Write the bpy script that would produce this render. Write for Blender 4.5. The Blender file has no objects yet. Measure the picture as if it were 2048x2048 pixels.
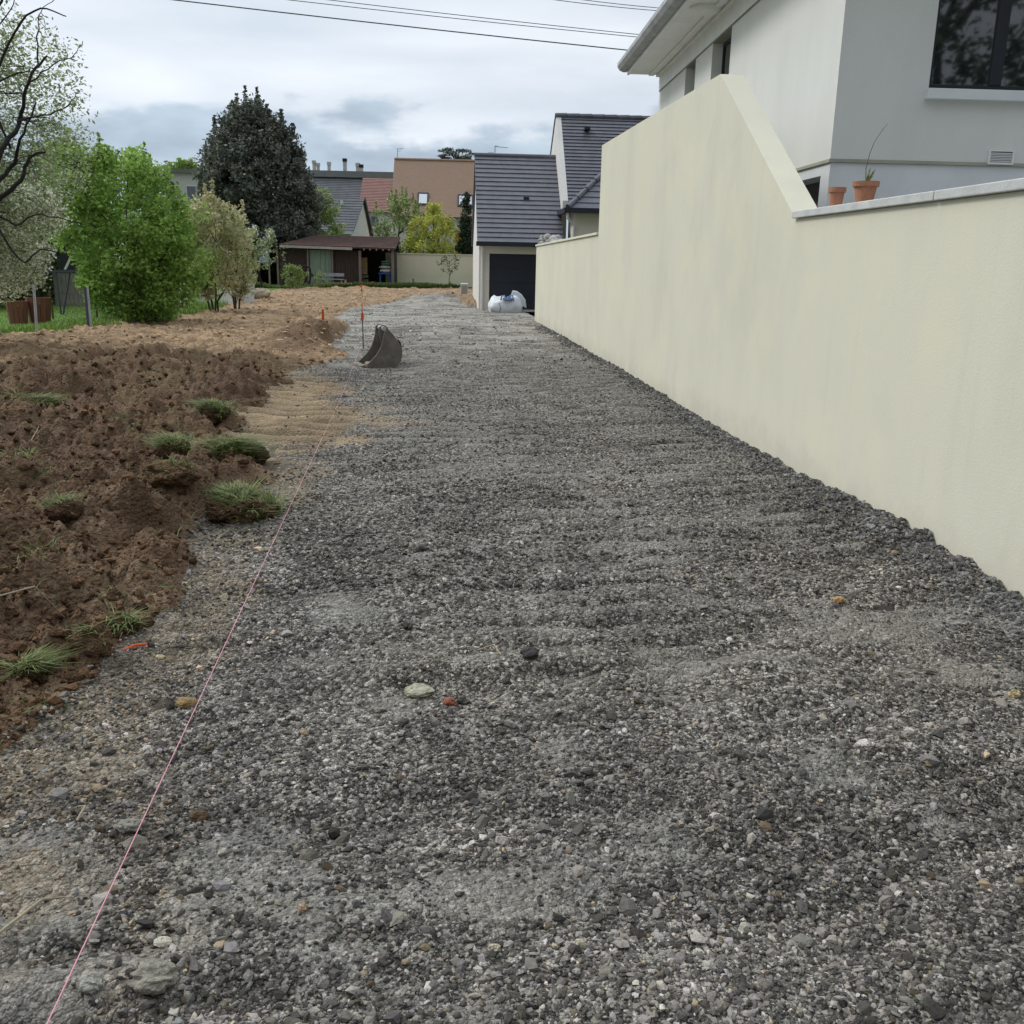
import bpy, math, random
import numpy as np
from mathutils import Vector, Matrix
random.seed(7); rng = np.random.default_rng(11)
sc = bpy.context.scene
COL = sc.collection
PI = math.pi

# ------------------------------------------------------------------ camera
FPX = 1890.0; ROLL = 0.02; CH = 1.6
PITCH = math.atan(494/1890.); YAW = math.atan(94/1890.*math.cos(PITCH))
_F = np.array([math.sin(YAW)*math.cos(PITCH), math.cos(YAW)*math.cos(PITCH), -math.sin(PITCH)])
_R0 = np.array([math.cos(YAW), -math.sin(YAW), 0.]); _U0 = np.cross(_R0, _F)
_R = _R0*math.cos(ROLL)+_U0*math.sin(ROLL); _U = _U0*math.cos(ROLL)-_R0*math.sin(ROLL)
_C = np.array([0, 0, CH])
cam = bpy.data.objects.new('camera', bpy.data.cameras.new('camera')); COL.objects.link(cam)
cam.matrix_world = Matrix(((_R[0], _U[0], -_F[0], 0), (_R[1], _U[1], -_F[1], 0), (_R[2], _U[2], -_F[2], CH), (0, 0, 0, 1)))
cam.data.sensor_width = 36; cam.data.lens = FPX/2048*36; cam.data.clip_end = 2000; cam.data.clip_start = 0.05
sc.camera = cam
def ray(px, py): return _F+_R*(px-1024)/FPX-_U*(py-1024)/FPX
def at_y(px, py, Y): d = ray(px, py); return _C+d*(Y/d[1])
def at_x(px, py, X): d = ray(px, py); return _C+d*(X/d[0])
def at_z(px, py, z=0.): d = ray(px, py); return _C+d*((z-CH)/d[2])
def at_line(px, py, a, b):                       # plane x + b*y = a (vertical)
    d = ray(px, py); return _C+d*(a/(d[0]+b*d[1]))

# ------------------------------------------------------------------ world, sun, exposure
SUN_EL, SUN_AZ = math.radians(42), math.radians(-68)      # azimuth from +Y towards +X
w = bpy.data.worlds.new('World'); sc.world = w; w.use_nodes = True
nt = w.node_tree; nt.nodes.clear()
def N(tree, t, **k):
    n = tree.nodes.new(t)
    for a, b in k.items(): setattr(n, a, b)
    return n
def build_world():
    L = nt.links.new
    out = N(nt, 'ShaderNodeOutputWorld'); bg = N(nt, 'ShaderNodeBackground'); bg.inputs[1].default_value = 0.1
    sky = N(nt, 'ShaderNodeTexSky', sky_type='NISHITA', sun_disc=False, sun_elevation=SUN_EL, sun_rotation=SUN_AZ)
    tc = N(nt, 'ShaderNodeTexCoord'); sep = N(nt, 'ShaderNodeSeparateXYZ'); L(tc.outputs['Generated'], sep.inputs[0])
    # cloud sheet coordinates: direction projected on a flat layer overhead
    zz = N(nt, 'ShaderNodeMath', operation='MAXIMUM'); L(sep.outputs[2], zz.inputs[0]); zz.inputs[1].default_value = 0.0
    za = N(nt, 'ShaderNodeMath', operation='ADD'); L(zz.outputs[0], za.inputs[0]); za.inputs[1].default_value = 0.10
    dv = N(nt, 'ShaderNodeVectorMath', operation='DIVIDE'); L(tc.outputs['Generated'], dv.inputs[0])
    cb = N(nt, 'ShaderNodeCombineXYZ'); [L(za.outputs[0], cb.inputs[i]) for i in range(3)]; L(cb.outputs[0], dv.inputs[1])
    n1 = N(nt, 'ShaderNodeTexNoise'); n1.inputs['Scale'].default_value = 1.15; n1.inputs['Detail'].default_value = 5; n1.inputs['Roughness'].default_value = .48; n1.inputs['Distortion'].default_value = .25
    mp = N(nt, 'ShaderNodeMapping'); mp.inputs['Scale'].default_value = (.9, 1.0, 0); mp.inputs['Location'].default_value = (3.3, 1.7, 0); L(dv.outputs[0], mp.inputs[0]); L(mp.outputs[0], n1.inputs['Vector'])
    r1 = N(nt, 'ShaderNodeValToRGB'); L(n1.outputs[0], r1.inputs[0])
    e = r1.color_ramp.elements; e[0].position = .33; e[0].color = (.59, .67, .76, 1); e[1].position = .68; e[1].color = (.79, .85, .92, 1)
    # low bank of darker cloud, its ragged top edge 6-8 degrees up
    n2 = N(nt, 'ShaderNodeTexNoise'); n2.inputs['Scale'].default_value = 6; n2.inputs['Detail'].default_value = 5; n2.inputs['Roughness'].default_value = .55
    m2 = N(nt, 'ShaderNodeMapping'); m2.inputs['Scale'].default_value = (1, 1, 2.6); m2.inputs['Location'].default_value = (.35, 0, .1); L(tc.outputs['Generated'], m2.inputs[0]); L(m2.outputs[0], n2.inputs['Vector'])
    a1 = N(nt, 'ShaderNodeMath', operation='MULTIPLY_ADD'); L(n2.outputs[0], a1.inputs[0]); a1.inputs[1].default_value = -.16; L(sep.outputs[2], a1.inputs[2])
    mr = N(nt, 'ShaderNodeMapRange', interpolation_type='SMOOTHSTEP'); L(a1.outputs[0], mr.inputs[0]); mr.inputs[1].default_value = .042; mr.inputs[2].default_value = .066; mr.inputs[3].default_value = 1; mr.inputs[4].default_value = 0
    n3 = N(nt, 'ShaderNodeTexNoise'); n3.inputs['Scale'].default_value = 9; n3.inputs['Detail'].default_value = 4; L(m2.outputs[0], n3.inputs['Vector'])
    r3 = N(nt, 'ShaderNodeValToRGB'); L(n3.outputs[0], r3.inputs[0]); e = r3.color_ramp.elements
    e[0].position = .35; e[0].color = (.34, .42, .52, 1); e[1].position = .62; e[1].color = (.48, .59, .70, 1)
    mx = N(nt, 'ShaderNodeMixRGB'); L(mr.outputs[0], mx.inputs[0]); L(r1.outputs[0], mx.inputs[1]); L(r3.outputs[0], mx.inputs[2])
    # overcast luminance: brighter overhead than at the horizon
    mz = N(nt, 'ShaderNodeMapRange'); L(sep.outputs[2], mz.inputs[0]); mz.inputs[1].default_value = .28; mz.inputs[2].default_value = 1; mz.inputs[3].default_value = 1.0; mz.inputs[4].default_value = 3.0
    mm = N(nt, 'ShaderNodeMixRGB', blend_type='MULTIPLY'); mm.inputs[0].default_value = 1; L(mx.outputs[0], mm.inputs[1])
    dt = N(nt, 'ShaderNodeVectorMath', operation='DOT_PRODUCT'); L(tc.outputs['Generated'], dt.inputs[0]); dt.inputs[1].default_value = (-.42, .90, 0)
    dm = N(nt, 'ShaderNodeMath', operation='MULTIPLY_ADD'); L(dt.outputs['Value'], dm.inputs[0]); dm.inputs[1].default_value = .48; dm.inputs[2].default_value = .80
    pm = N(nt, 'ShaderNodeMath', operation='MULTIPLY'); L(mz.outputs[0], pm.inputs[0]); L(dm.outputs[0], pm.inputs[1]); mz = pm
    c3 = N(nt, 'ShaderNodeCombineXYZ'); [L(mz.outputs[0], c3.inputs[i]) for i in range(3)]; L(c3.outputs[0], mm.inputs[2])
    sb = N(nt, 'ShaderNodeMixRGB', blend_type='MULTIPLY'); sb.inputs[0].default_value = 1; L(mm.outputs[0], sb.inputs[1]); sb.inputs[2].default_value = (8.5, 8.35, 8.25, 1)
    fin = N(nt, 'ShaderNodeMixRGB'); fin.inputs[0].default_value = .96; L(sky.outputs[0], fin.inputs[1]); L(sb.outputs[0], fin.inputs[2])
    L(fin.outputs[0], bg.inputs[0]); L(bg.outputs[0], out.inputs[0])
build_world()
sl = bpy.data.lights.new('sun', 'SUN'); sl.energy = 1.5; sl.angle = math.radians(14); sl.color = (1, .97, .92)
so = bpy.data.objects.new('sun', sl); COL.objects.link(so)
sd = Vector((math.sin(SUN_AZ)*math.cos(SUN_EL), math.cos(SUN_AZ)*math.cos(SUN_EL), math.sin(SUN_EL)))
so.rotation_euler = sd.to_track_quat('Z', 'Y').to_euler()
sc.view_settings.view_transform = 'Standard'; sc.view_settings.look = 'None'; sc.view_settings.gamma = 1
sc.view_settings.exposure = 0.18; sc.view_settings.use_curve_mapping = False
sc.cycles.max_bounces = 6; sc.cycles.diffuse_bounces = 3; sc.cycles.transparent_max_bounces = 4

# ------------------------------------------------------------------ materials
MATS = {}
def mat(name, col, rough=.85, var=.12, scale=3., bump=0., bscale=40., spec=.3, metal=0., stretch=(1, 1, 1), fine=0., island=0., attr=None, trans=0., col2=None, thr=(.4, .65)):
    if name in MATS: return MATS[name]
    m = bpy.data.materials.new(name); m.use_nodes = True; t = m.node_tree; L = t.links.new
    b = t.nodes['Principled BSDF']; b.inputs['Roughness'].default_value = rough; b.inputs['Specular IOR Level'].default_value = spec; b.inputs['Metallic'].default_value = metal
    tc = N(t, 'ShaderNodeTexCoord'); mp = N(t, 'ShaderNodeMapping'); mp.inputs['Scale'].default_value = stretch
    L(tc.outputs['Object'], mp.inputs[0])
    if attr:
        base = N(t, 'ShaderNodeAttribute', attribute_name=attr).outputs['Color']
    else:
        rg = N(t, 'ShaderNodeRGB'); rg.outputs[0].default_value = (*col, 1); base = rg.outputs[0]
    n = N(t, 'ShaderNodeTexNoise'); n.inputs['Scale'].default_value = scale; n.inputs['Detail'].default_value = 6; n.inputs['Roughness'].default_value = .6; L(mp.outputs[0], n.inputs['Vector'])
    if col2:
        r = N(t, 'ShaderNodeValToRGB'); L(n.outputs[0], r.inputs[0]); r.color_ramp.elements[0].position = thr[0]; r.color_ramp.elements[1].position = thr[1]
        mx = N(t, 'ShaderNodeMixRGB'); L(r.outputs[0], mx.inputs[0]); L(base, mx.inputs[1]); mx.inputs[2].default_value = (*col2, 1); base = mx.outputs[0]
    def mul(base, fac, lo, hi):
        mr = N(t, 'ShaderNodeMapRange'); L(fac, mr.inputs[0]); mr.inputs[1].default_value = lo[0]; mr.inputs[2].default_value = lo[1]; mr.inputs[3].default_value = hi[0]; mr.inputs[4].default_value = hi[1]
        v = N(t, 'ShaderNodeVectorMath', operation='SCALE'); L(base, v.inputs[0]); L(mr.outputs[0], v.inputs['Scale']); return v.outputs[0]
    if var: base = mul(base, n.outputs[0], (.3, .7), (1-var, 1+var))
    if fine:
        nf = N(t, 'ShaderNodeTexNoise'); nf.inputs['Scale'].default_value = bscale*1.7; nf.inputs['Detail'].default_value = 3; L(tc.outputs['Object'], nf.inputs['Vector'])
        base = mul(base, nf.outputs[0], (.3, .7), (1-fine, 1+fine))
    if island:
        g = N(t, 'ShaderNodeNewGeometry'); base = mul(base, g.outputs['Random Per Island'], (0, 1), (1-island, 1+island))
    L(base, b.inputs['Base Color'])
    if bump:
        nb = N(t, 'ShaderNodeTexNoise'); nb.inputs['Scale'].default_value = bscale; nb.inputs['Detail'].default_value = 5; L(mp.outputs[0], nb.inputs['Vector'])
        bp = N(t, 'ShaderNodeBump'); bp.inputs['Strength'].default_value = 1; bp.inputs['Distance'].default_value = bump; L(nb.outputs[0], bp.inputs['Height']); L(bp.outputs[0], b.inputs['Normal'])
    if trans:
        tr = N(t, 'ShaderNodeBsdfTranslucent'); L(base, tr.inputs[0]); ms = N(t, 'ShaderNodeMixShader'); ms.inputs[0].default_value = trans
        L(b.outputs[0], ms.inputs[1]); L(tr.outputs[0], ms.inputs[2]); L(ms.outputs[0], t.nodes['Material Output'].inputs[0])
    MATS[name] = m; return m

def mat_glass(name, col=(.012, .014, .016)):
    if name in MATS: return MATS[name]
    m = bpy.data.materials.new(name); m.use_nodes = True; b = m.node_tree.nodes['Principled BSDF']
    b.inputs['Base Color'].default_value = (*col, 1); b.inputs['Roughness'].default_value = .03; b.inputs['Specular IOR Level'].default_value = 1.0; b.inputs['IOR'].default_value = 2.2
    MATS[name] = m; return m

def mat_ground(name, cells, contrast, bump, fines):
    """vertex colour 'col' times the tone of each little stone or crumb; attribute 'dust' smooths it out"""
    m = bpy.data.materials.new(name); m.use_nodes = True; t = m.node_tree; L = t.links.new
    b = t.nodes['Principled BSDF']; b.inputs['Roughness'].default_value = .92; b.inputs['Specular IOR Level'].default_value = .2
    at = N(t, 'ShaderNodeAttribute', attribute_name='col'); du = N(t, 'ShaderNodeAttribute', attribute_name='dust')
    tc = N(t, 'ShaderNodeTexCoord')
    nw = N(t, 'ShaderNodeTexNoise'); nw.inputs['Scale'].default_value = 30; nw.inputs['Detail'].default_value = 2; L(tc.outputs['Object'], nw.inputs['Vector'])
    wv = N(t, 'ShaderNodeVectorMath', operation='MULTIPLY_ADD'); L(nw.outputs['Color'], wv.inputs[0]); wv.inputs[1].default_value = (.012, .012, .012); L(tc.outputs['Object'], wv.inputs[2])
    cols = at.outputs['Color']; hts = None
    for s, wgt in cells:
        v = N(t, 'ShaderNodeTexVoronoi'); v.inputs['Scale'].default_value = s; L(wv.outputs[0], v.inputs['Vector'])
        sp = N(t, 'ShaderNodeSeparateColor'); L(v.outputs['Color'], sp.inputs[0])
        pw = N(t, 'ShaderNodeMath', operation='POWER'); L(sp.outputs[0], pw.inputs[0]); pw.inputs[1].default_value = 1.7
        dd = N(t, 'ShaderNodeMath', operation='MULTIPLY_ADD'); L(v.outputs['Distance'], dd.inputs[0]); dd.inputs[1].default_value = -.25; L(pw.outputs[0], dd.inputs[2])
        mr = N(t, 'ShaderNodeMapRange'); L(dd.outputs[0], mr.inputs[0]); mr.inputs[1].default_value = -.2; mr.inputs[2].default_value = 1; mr.inputs[3].default_value = 1-contrast*wgt*.62; mr.inputs[4].default_value = 1+contrast*wgt
        vs = N(t, 'ShaderNodeVectorMath', operation='SCALE'); L(cols, vs.inputs[0]); L(mr.outputs[0], vs.inputs['Scale']); cols = vs.outputs[0]
        h = N(t, 'ShaderNodeMath', operation='MULTIPLY'); L(v.outputs['Distance'], h.inputs[0]); h.inputs[1].default_value = -1./s
        if hts is None: hts = h.outputs[0]
        else:
            ad = N(t, 'ShaderNodeMath', operation='ADD'); L(hts, ad.inputs[0]); L(h.outputs[0], ad.inputs[1]); hts = ad.outputs[0]
    nf = N(t, 'ShaderNodeTexNoise'); nf.inputs['Scale'].default_value = 120; nf.inputs['Detail'].default_value = 4; L(tc.outputs['Object'], nf.inputs['Vector'])
    mr = N(t, 'ShaderNodeMapRange'); L(nf.outputs[0], mr.inputs[0]); mr.inputs[1].default_value = .3; mr.inputs[2].default_value = .7; mr.inputs[3].default_value = 1-fines; mr.inputs[4].default_value = 1+fines
    base = N(t, 'ShaderNodeVectorMath', operation='SCALE'); L(at.outputs['Color'], base.inputs[0]); L(mr.outputs[0], base.inputs['Scale'])
    mx = N(t, 'ShaderNodeMixRGB'); L(du.outputs['Fac'], mx.inputs[0]); L(cols, mx.inputs[1]); L(base.outputs[0], mx.inputs[2])
    L(mx.outputs[0], b.inputs['Base Color'])
    h2 = N(t, 'ShaderNodeMath', operation='MULTIPLY_ADD'); L(nf.outputs[0], h2.inputs[0]); h2.inputs[1].default_value = .004; L(hts, h2.inputs[2])
    bp = N(t, 'ShaderNodeBump'); bp.inputs['Strength'].default_value = bump; bp.inputs['Distance'].default_value = 1.0; L(h2.outputs[0], bp.inputs['Height']); L(bp.outputs[0], b.inputs['Normal'])
    MATS[name] = m; return m

# ------------------------------------------------------------------ object helpers
def tag(o, label=None, cat=None, group=None, kind=None):
    if label: o['label'] = label
    if cat: o['category'] = cat
    if group: o['group'] = group
    if kind: o['kind'] = kind
    return o
def empty(name, loc, label, cat, group=None, rz=0):
    o = bpy.data.objects.new(name, None); COL.objects.link(o); o.location = loc; o.rotation_euler = (0, 0, rz); o.empty_display_size = .1
    return tag(o, label, cat, group)
def np_mesh(name, V, Fc, m, parent=None, smooth=False, attrs=None):
    """V (n,3); Fc (k,3) or (k,4) integer faces, built fast"""
    V = np.asarray(V, np.float32); Fc = np.asarray(Fc, np.int32); me = bpy.data.meshes.new(name)
    k, s = Fc.shape
    me.vertices.add(len(V)); me.vertices.foreach_set('co', V.ravel())
    me.loops.add(k*s); me.loops.foreach_set('vertex_index', Fc.ravel())
    me.polygons.add(k); me.polygons.foreach_set('loop_start', np.arange(0, k*s, s, dtype=np.int32))
    try: me.polygons.foreach_set('loop_total', np.full(k, s, np.int32))
    except Exception: pass
    me.polygons.foreach_set('use_smooth', np.full(k, smooth))
    for an, (ty, data) in (attrs or {}).items():
        a = me.attributes.new(an, ty, 'POINT')
        a.data.foreach_set('color' if ty == 'FLOAT_COLOR' else 'value', np.asarray(data, np.float32).ravel())
    me.update(calc_edges=True); me.materials.append(m)
    o = bpy.data.objects.new(name, me); COL.objects.link(o)
    if parent: o.parent = parent; o.matrix_parent_inverse = Matrix.Translation(-Vector(parent.location)) if parent.rotation_euler.z == 0 else parent.matrix_world.inverted()
    return o
class MB:
    """collects boxes, prisms, tubes into one mesh"""
    def __init__(s): s.v = []; s.f = []
    def add(s, vs, fs):
        o = len(s.v); s.v += [tuple(float(c) for c in v) for v in vs]; s.f += [tuple(i+o for i in f) for f in fs]; return s
    def box(s, x0, x1, y0, y1, z0, z1):
        return s.add([(x0, y0, z0), (x1, y0, z0), (x1, y1, z0), (x0, y1, z0), (x0, y0, z1), (x1, y0, z1), (x1, y1, z1), (x0, y1, z1)],
                     [(0, 3, 2, 1), (4, 5, 6, 7), (0, 1, 5, 4), (1, 2, 6, 5), (2, 3, 7, 6), (3, 0, 4, 7)])
    def prism(s, pts, off):
        """planar polygon pts extruded by vector off"""
        n = len(pts); off = np.array(off, float); P = [np.array(p, float) for p in pts]
        return s.add(P+[p+off for p in P], [tuple(range(n)), tuple(range(2*n-1, n-1, -1))]+[(i, i+n, (i+1) % n+n, (i+1) % n) for i in range(n)])
    def hexa(s, c):                                   # 8 corners, order as in box
        return s.add(c, [(0, 3, 2, 1), (4, 5, 6, 7), (0, 1, 5, 4), (1, 2, 6, 5), (2, 3, 7, 6), (3, 0, 4, 7)])
    def bar(s, a, b, w_, h_, up=(0, 0, 1)):
        a = Vector(a); b = Vector(b); d = (b-a).normalized(); u = Vector(up)
        if abs(d.dot(u)) > .98: u = Vector((1, 0, 0))
        r = d.cross(u).normalized()*w_/2; u = r.cross(d).normalized()*h_/2
        return s.hexa([a-r-u, a+r-u, b+r-u, b-r-u, a-r+u, a+r+u, b+r+u, b-r+u])
    def tube(s, pts, rad, seg=8, cap=True):
        P = [Vector(p) for p in pts]; n = len(P)
        R_ = rad if hasattr(rad, '__len__') else [rad]*n
        o = len(s.v); prev = None
        for i, p in enumerate(P):
            d = (P[min(i+1, n-1)]-P[max(i-1, 0)]).normalized()
            if prev is None: prev = Vector((0, 0, 1)) if abs(d.z) < .9 else Vector((1, 0, 0))
            r = d.cross(prev).normalized(); u = r.cross(d).normalized(); prev = u
            for j in range(seg):
                a = 2*PI*j/seg; s.v.append(tuple(p+(r*math.cos(a)+u*math.sin(a))*R_[i]))
        for i in range(n-1):
            for j in range(seg):
                s.f.append((o+i*seg+j, o+i*seg+(j+1) % seg, o+(i+1)*seg+(j+1) % seg, o+(i+1)*seg+j))
        if cap: s.f.append(tuple(o+j for j in range(seg))[::-1]); s.f.append(tuple(o+(n-1)*seg+j for j in range(seg)))
        return s
    def lathe(s, c, prof, seg=20):
        o = len(s.v); n = len(prof)
        for r, z in prof:
            for j in range(seg): a = 2*PI*j/seg; s.v.append((c[0]+r*math.cos(a), c[1]+r*math.sin(a), c[2]+z))
        for i in range(n-1):
            for j in range(seg): s.f.append((o+i*seg+j, o+i*seg+(j+1) % seg, o+(i+1)*seg+(j+1) % seg, o+(i+1)*seg+j))
        s.f.append(tuple(o+j for j in range(seg))[::-1]); s.f.append(tuple(o+(n-1)*seg+j for j in range(seg)))
        return s
    def tiles(s, e0, e1, r1, r0, rows, lift=.03, thick=.05, jit=.0):
        """roof slope of stepped courses: eave e0-e1, ridge r0-r1 (r0 above e0)"""
        e0, e1, r0, r1 = map(lambda p: np.array(p, float), (e0, e1, r0, r1))
        nrm = np.cross(e1-e0, r0-e0); nrm /= np.linalg.norm(nrm)
        if nrm[2] < 0: nrm = -nrm
        for i in range(rows):
            a, b = i/rows, (i+1.04)/rows
            l0 = e0+(r0-e0)*a; l1 = e1+(r1-e1)*a; u0 = e0+(r0-e0)*b; u1 = e1+(r1-e1)*b
            s.hexa([l0-nrm*thick, l1-nrm*thick, u1-nrm*thick, u0-nrm*thick, l0+nrm*lift, l1+nrm*lift, u1, u0])
        return s
    def build(s, name, m, parent=None, smooth=False, bevel=0):
        me = bpy.data.meshes.new(name); me.from_pydata(s.v, [], s.f); me.update(); me.materials.append(m)
        if smooth:
            for p in me.polygons: p.use_smooth = True
        o = bpy.data.objects.new(name, me); COL.objects.link(o)
        if parent:
            o.parent = parent
            o.matrix_parent_inverse = (Matrix.Translation(parent.location) @ Matrix.Rotation(parent.rotation_euler.z, 4, 'Z')).inverted()
        if bevel:
            bv = o.modifiers.new('bevel', 'BEVEL'); bv.width = bevel; bv.segments = 2; bv.limit_method = 'ANGLE'
        return o

# ------------------------------------------------------------------ noise
def _h(ix, iy, seed):
    h = (ix.astype(np.int64)*374761393+iy.astype(np.int64)*668265263+seed*974634777) & 0xffffffff
    h = ((h ^ (h >> 13))*1274126177) & 0xffffffff
    return ((h ^ (h >> 16)) & 0xffffff)/float(0xffffff)
def vn(x, y, seed=0):
    xi = np.floor(x); yi = np.floor(y); fx = x-xi; fy = y-yi; fx = fx*fx*(3-2*fx); fy = fy*fy*(3-2*fy)
    a = _h(xi, yi, seed); b = _h(xi+1, yi, seed); c = _h(xi, yi+1, seed); d = _h(xi+1, yi+1, seed)
    return (a*(1-fx)+b*fx)*(1-fy)+(c*(1-fx)+d*fx)*fy
def fbm(x, y, seed=0, o=4):
    r = 0; am = .5; t = 0
    for i in range(o): r = r+am*vn(x, y, seed+i*17); t += am; x = x*2.03+1.7; y = y*2.03+9.1; am *= .5
    return r/t
def worley(x, y, seed=0):
    xi = np.floor(x); yi = np.floor(y); best = np.full(x.shape, 9.); sec = best.copy(); hh = np.zeros(x.shape)
    for i in (-1, 0, 1):
        for j in (-1, 0, 1):
            cx = xi+i; cy = yi+j; px = cx+_h(cx, cy, seed); py = cy+_h(cx, cy, seed+5)
            d = (px-x)**2+(py-y)**2; k = d < best; sec = np.where(k, best, np.minimum(sec, d)); best = np.where(k, d, best); hh = np.where(k, _h(cx, cy, seed+9), hh)
    return np.sqrt(best), hh, np.sqrt(sec)
def ss(a, b, x): t = np.clip((x-a)/(b-a), 0, 1); return t*t*(3-2*t)

# ------------------------------------------------------------------ ground
WA, WB = 2.92, .0333                                   # garden wall plane: x + WB*y = WA
EDGE_Y = np.array([0, 1.5, 3.0, 3.6, 4.4, 5.7, 6.2, 6.9, 7.5, 8.65, 12.7, 15.3, 17.5, 19.0, 20.4, 24, 27.4, 34, 38, 40.5, 42.5, 43.5, 44])
EDGE_X = np.array([-1.95, -1.75, -1.50, -1.42, -1.38, -1.62, -1.50, -1.40, -1.75, -2.15, -2.50, -2.25, -2.2, -2.7, -2.75, -3.0, -3.9, -4.3, -3.7, -2.6, -.6, 2, 9])
CLAY_W = lambda y: np.interp(y, [0, 2, 2.6, 3, 5, 6, 7.6, 8.6, 13, 14, 20], [.7, .7, .5, .32, .32, .28, .5, .95, .70, .25, .0])
LAWN = np.array([(-30, 16.), (-9.8, 19.2), (-8.9, 20.2), (-8.3, 22.5), (-8.0, 25), (-8.2, 30), (-9.2, 38), (-10.2, 46), (-9.5, 51), (-6, 53.5), (-2, 54.5), (3, 55.2), (9, 56)])
def lawn_d(x, y):                                       # > 0 on the grass side
    # beyond the curve: compare y with the boundary in front, x with the boundary on the left side
    yb = np.interp(x, [-30, -9.8, -8.9], [16., 19.2, 20.2]); xb = np.interp(y, [20.2, 22.5, 25, 30, 38, 46, 51], [-8.9, -8.3, -8.0, -8.2, -9.2, -10.2, -9.5])
    left = np.minimum(y-yb, xb-x); far = y-np.interp(x, [-9.5, -6, -2, 3, 9], [51, 53.5, 54.5, 55.2, 56])
    return np.maximum(left, far)
def tgroove(x, y): return np.abs(np.sin(y*PI/.36+.5*np.sin(x*3)+1.4*fbm(x, y, 7, 2)))**3
def fields(x, y):
    wob = (fbm(x*1.6, y*1.6, 3, 4)-.5)*.55*np.clip(y/8, .45, 1.6)
    edge = np.interp(y, EDGE_Y, EDGE_X)+wob
    side = x-edge                                       # >0 gravel
    far_e = np.interp(x, [-4.5, -3.7, -2.4, -1.6, -.6, .3, .36, 9], [34, 38, 41.3, 42, 40.5, 36.2, 60, 60])+wob*1.5
    side = np.where(y > 32, np.minimum(side, (far_e-y)*.6), side)
    soil = ss(.04, -.10, side)                           # 1 on soil
    lawn = ss(-.15, .15, lawn_d(x, y)+(fbm(x*1.3, y*1.3, 8, 3)-.5)*1.2)
    trk = ss(7.9, 8.8, y)*ss(14.0, 12.8, y)
    clay = ss(1., .35, side/np.maximum(CLAY_W(y), .02)*(.62-.12*trk)+(1.3-.6*trk)*(fbm(x*2.6, y*2.6, 21, 4)-.5))*(1-soil)*ss(16, 13, y)
    return side, soil, lawn, clay
def height(x, y, side, soil, lawn, clay, detail=True):
    z = .24*ss(38, 60, y)+.05*(fbm(x*.35, y*.35, 31, 3)-.5)
    d = WA-WB*y-x
    z = z+(.035*ss(9, 5, y)+.012)*np.exp(-(np.clip(d, 0, 9)/.38)**2)*(.5+fbm(x*3, y*3, 44, 3))
    # gravel: tyre ripples and loose heaps
    gr = (1-soil)*(1-lawn)
    near = ss(9, 4, y)
    z = z+gr*(.13*near*(fbm(x*1.1+.5*y, y*4.2-.8*x, 51, 3)-.5)+.040*(fbm(x*2.2, y*2.6, 52, 4)-.5)+.022*(fbm(x*9, y*11, 53, 3)-.5))
    rt = ss(.52, .60, fbm(x*.8+5, y*.5, 57, 2))*near*gr; z = z+rt*.010*np.sin((y-.45*x)*2*PI/.16+2.5*fbm(x*1.5, y*1.5, 58, 2))
    lane, cr = lanes(x, y); z = z+gr*lane*(.024+.0020*np.clip(y, 0, 14))*(2*cr-1)
    z = z+.40*np.exp(-((x+1.2)/1.7)**2-((y-40.6)/1.3)**2)
    # track marks in the clay beside the gravel
    tr = ss(7.6, 8.6, y)*ss(14.5, 13, y)*ss(.95, .7, side)*ss(-.35, -.1, side)
    z = z+tr*(.020-.095*tgroove(x, y))
    tr2 = ss(.55, .9, fbm(x*.5+3, y*.35, 77, 2)+.25)*gr*ss(6, 9, y)*ss(24, 18, y)
    z = z+tr2*.006*np.sin(y*2*PI/.16+.8*np.sin(x*2))
    # soil: heaped, broken clods
    if detail:
        dark = ss(15.5, 12.5, y+(fbm(x*.6, y*.6, 60, 3)-.5)*4)
        wx = x+.10*fbm(x*7, y*7, 61, 3); wy = y+.10*fbm(x*7+9, y*7, 62, 3)
        s_ = 0
        for sc_, am, sd_ in ((1.35, .145, 1), (3.0, .115, 2), (7.0, .070, 3), (16, .026, 4)):
            dd, hh, d2 = worley(wx*sc_, wy*sc_, 70+sd_); r = .30+.38*hh
            s_ = s_+am*hh*np.clip(1.25-dd/r*1.25, 0, 1)**.45*ss(0, .22, d2-dd)
        rough = .42+.58*dark
        zs = .02+.12*dark*ss(0, -1.2, side)+((fbm(x*1.1, y*1.1, 63, 4)-.5)*.20*rough+s_*rough*1.15+.05*np.abs(fbm(x*12, y*12, 64, 3)-.5)+.016*(fbm(x*38, y*38, 67, 2)-.5))*(.25+.75*ss(0, -.35, side))+(1-dark)*(.10*(fbm(x*1.6, y*2.6, 65, 4)-.5)+.07*(fbm(x*5, y*7, 66, 3)-.5))
        # mound at the gravel's edge around the stake
        zs = zs+.40*np.exp(-((x+3.1)/.75)**2-((y-20.0)/2.2)**2)*ss(.0, -.55, side)+.18*np.exp(-((x+3.6)/.8)**2-((y-24)/2)**2)
        zs = zs+.16*np.exp(-((x-.15)/.45)**2-((y-38.2)/.9)**2)
        z = z+soil*(1-lawn)*zs
    z = z+lawn*.03
    return z
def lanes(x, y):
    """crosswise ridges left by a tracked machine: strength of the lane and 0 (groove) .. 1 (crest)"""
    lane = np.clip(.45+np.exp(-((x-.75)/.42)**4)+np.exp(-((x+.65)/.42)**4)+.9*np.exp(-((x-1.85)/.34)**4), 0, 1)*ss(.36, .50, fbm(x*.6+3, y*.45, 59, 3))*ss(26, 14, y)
    return lane, np.abs(np.sin(np.log(.19+.014*(y-.16*x))/.014*PI+1.9*fbm(x*1.2, y*.8, 60, 2)))
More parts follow.
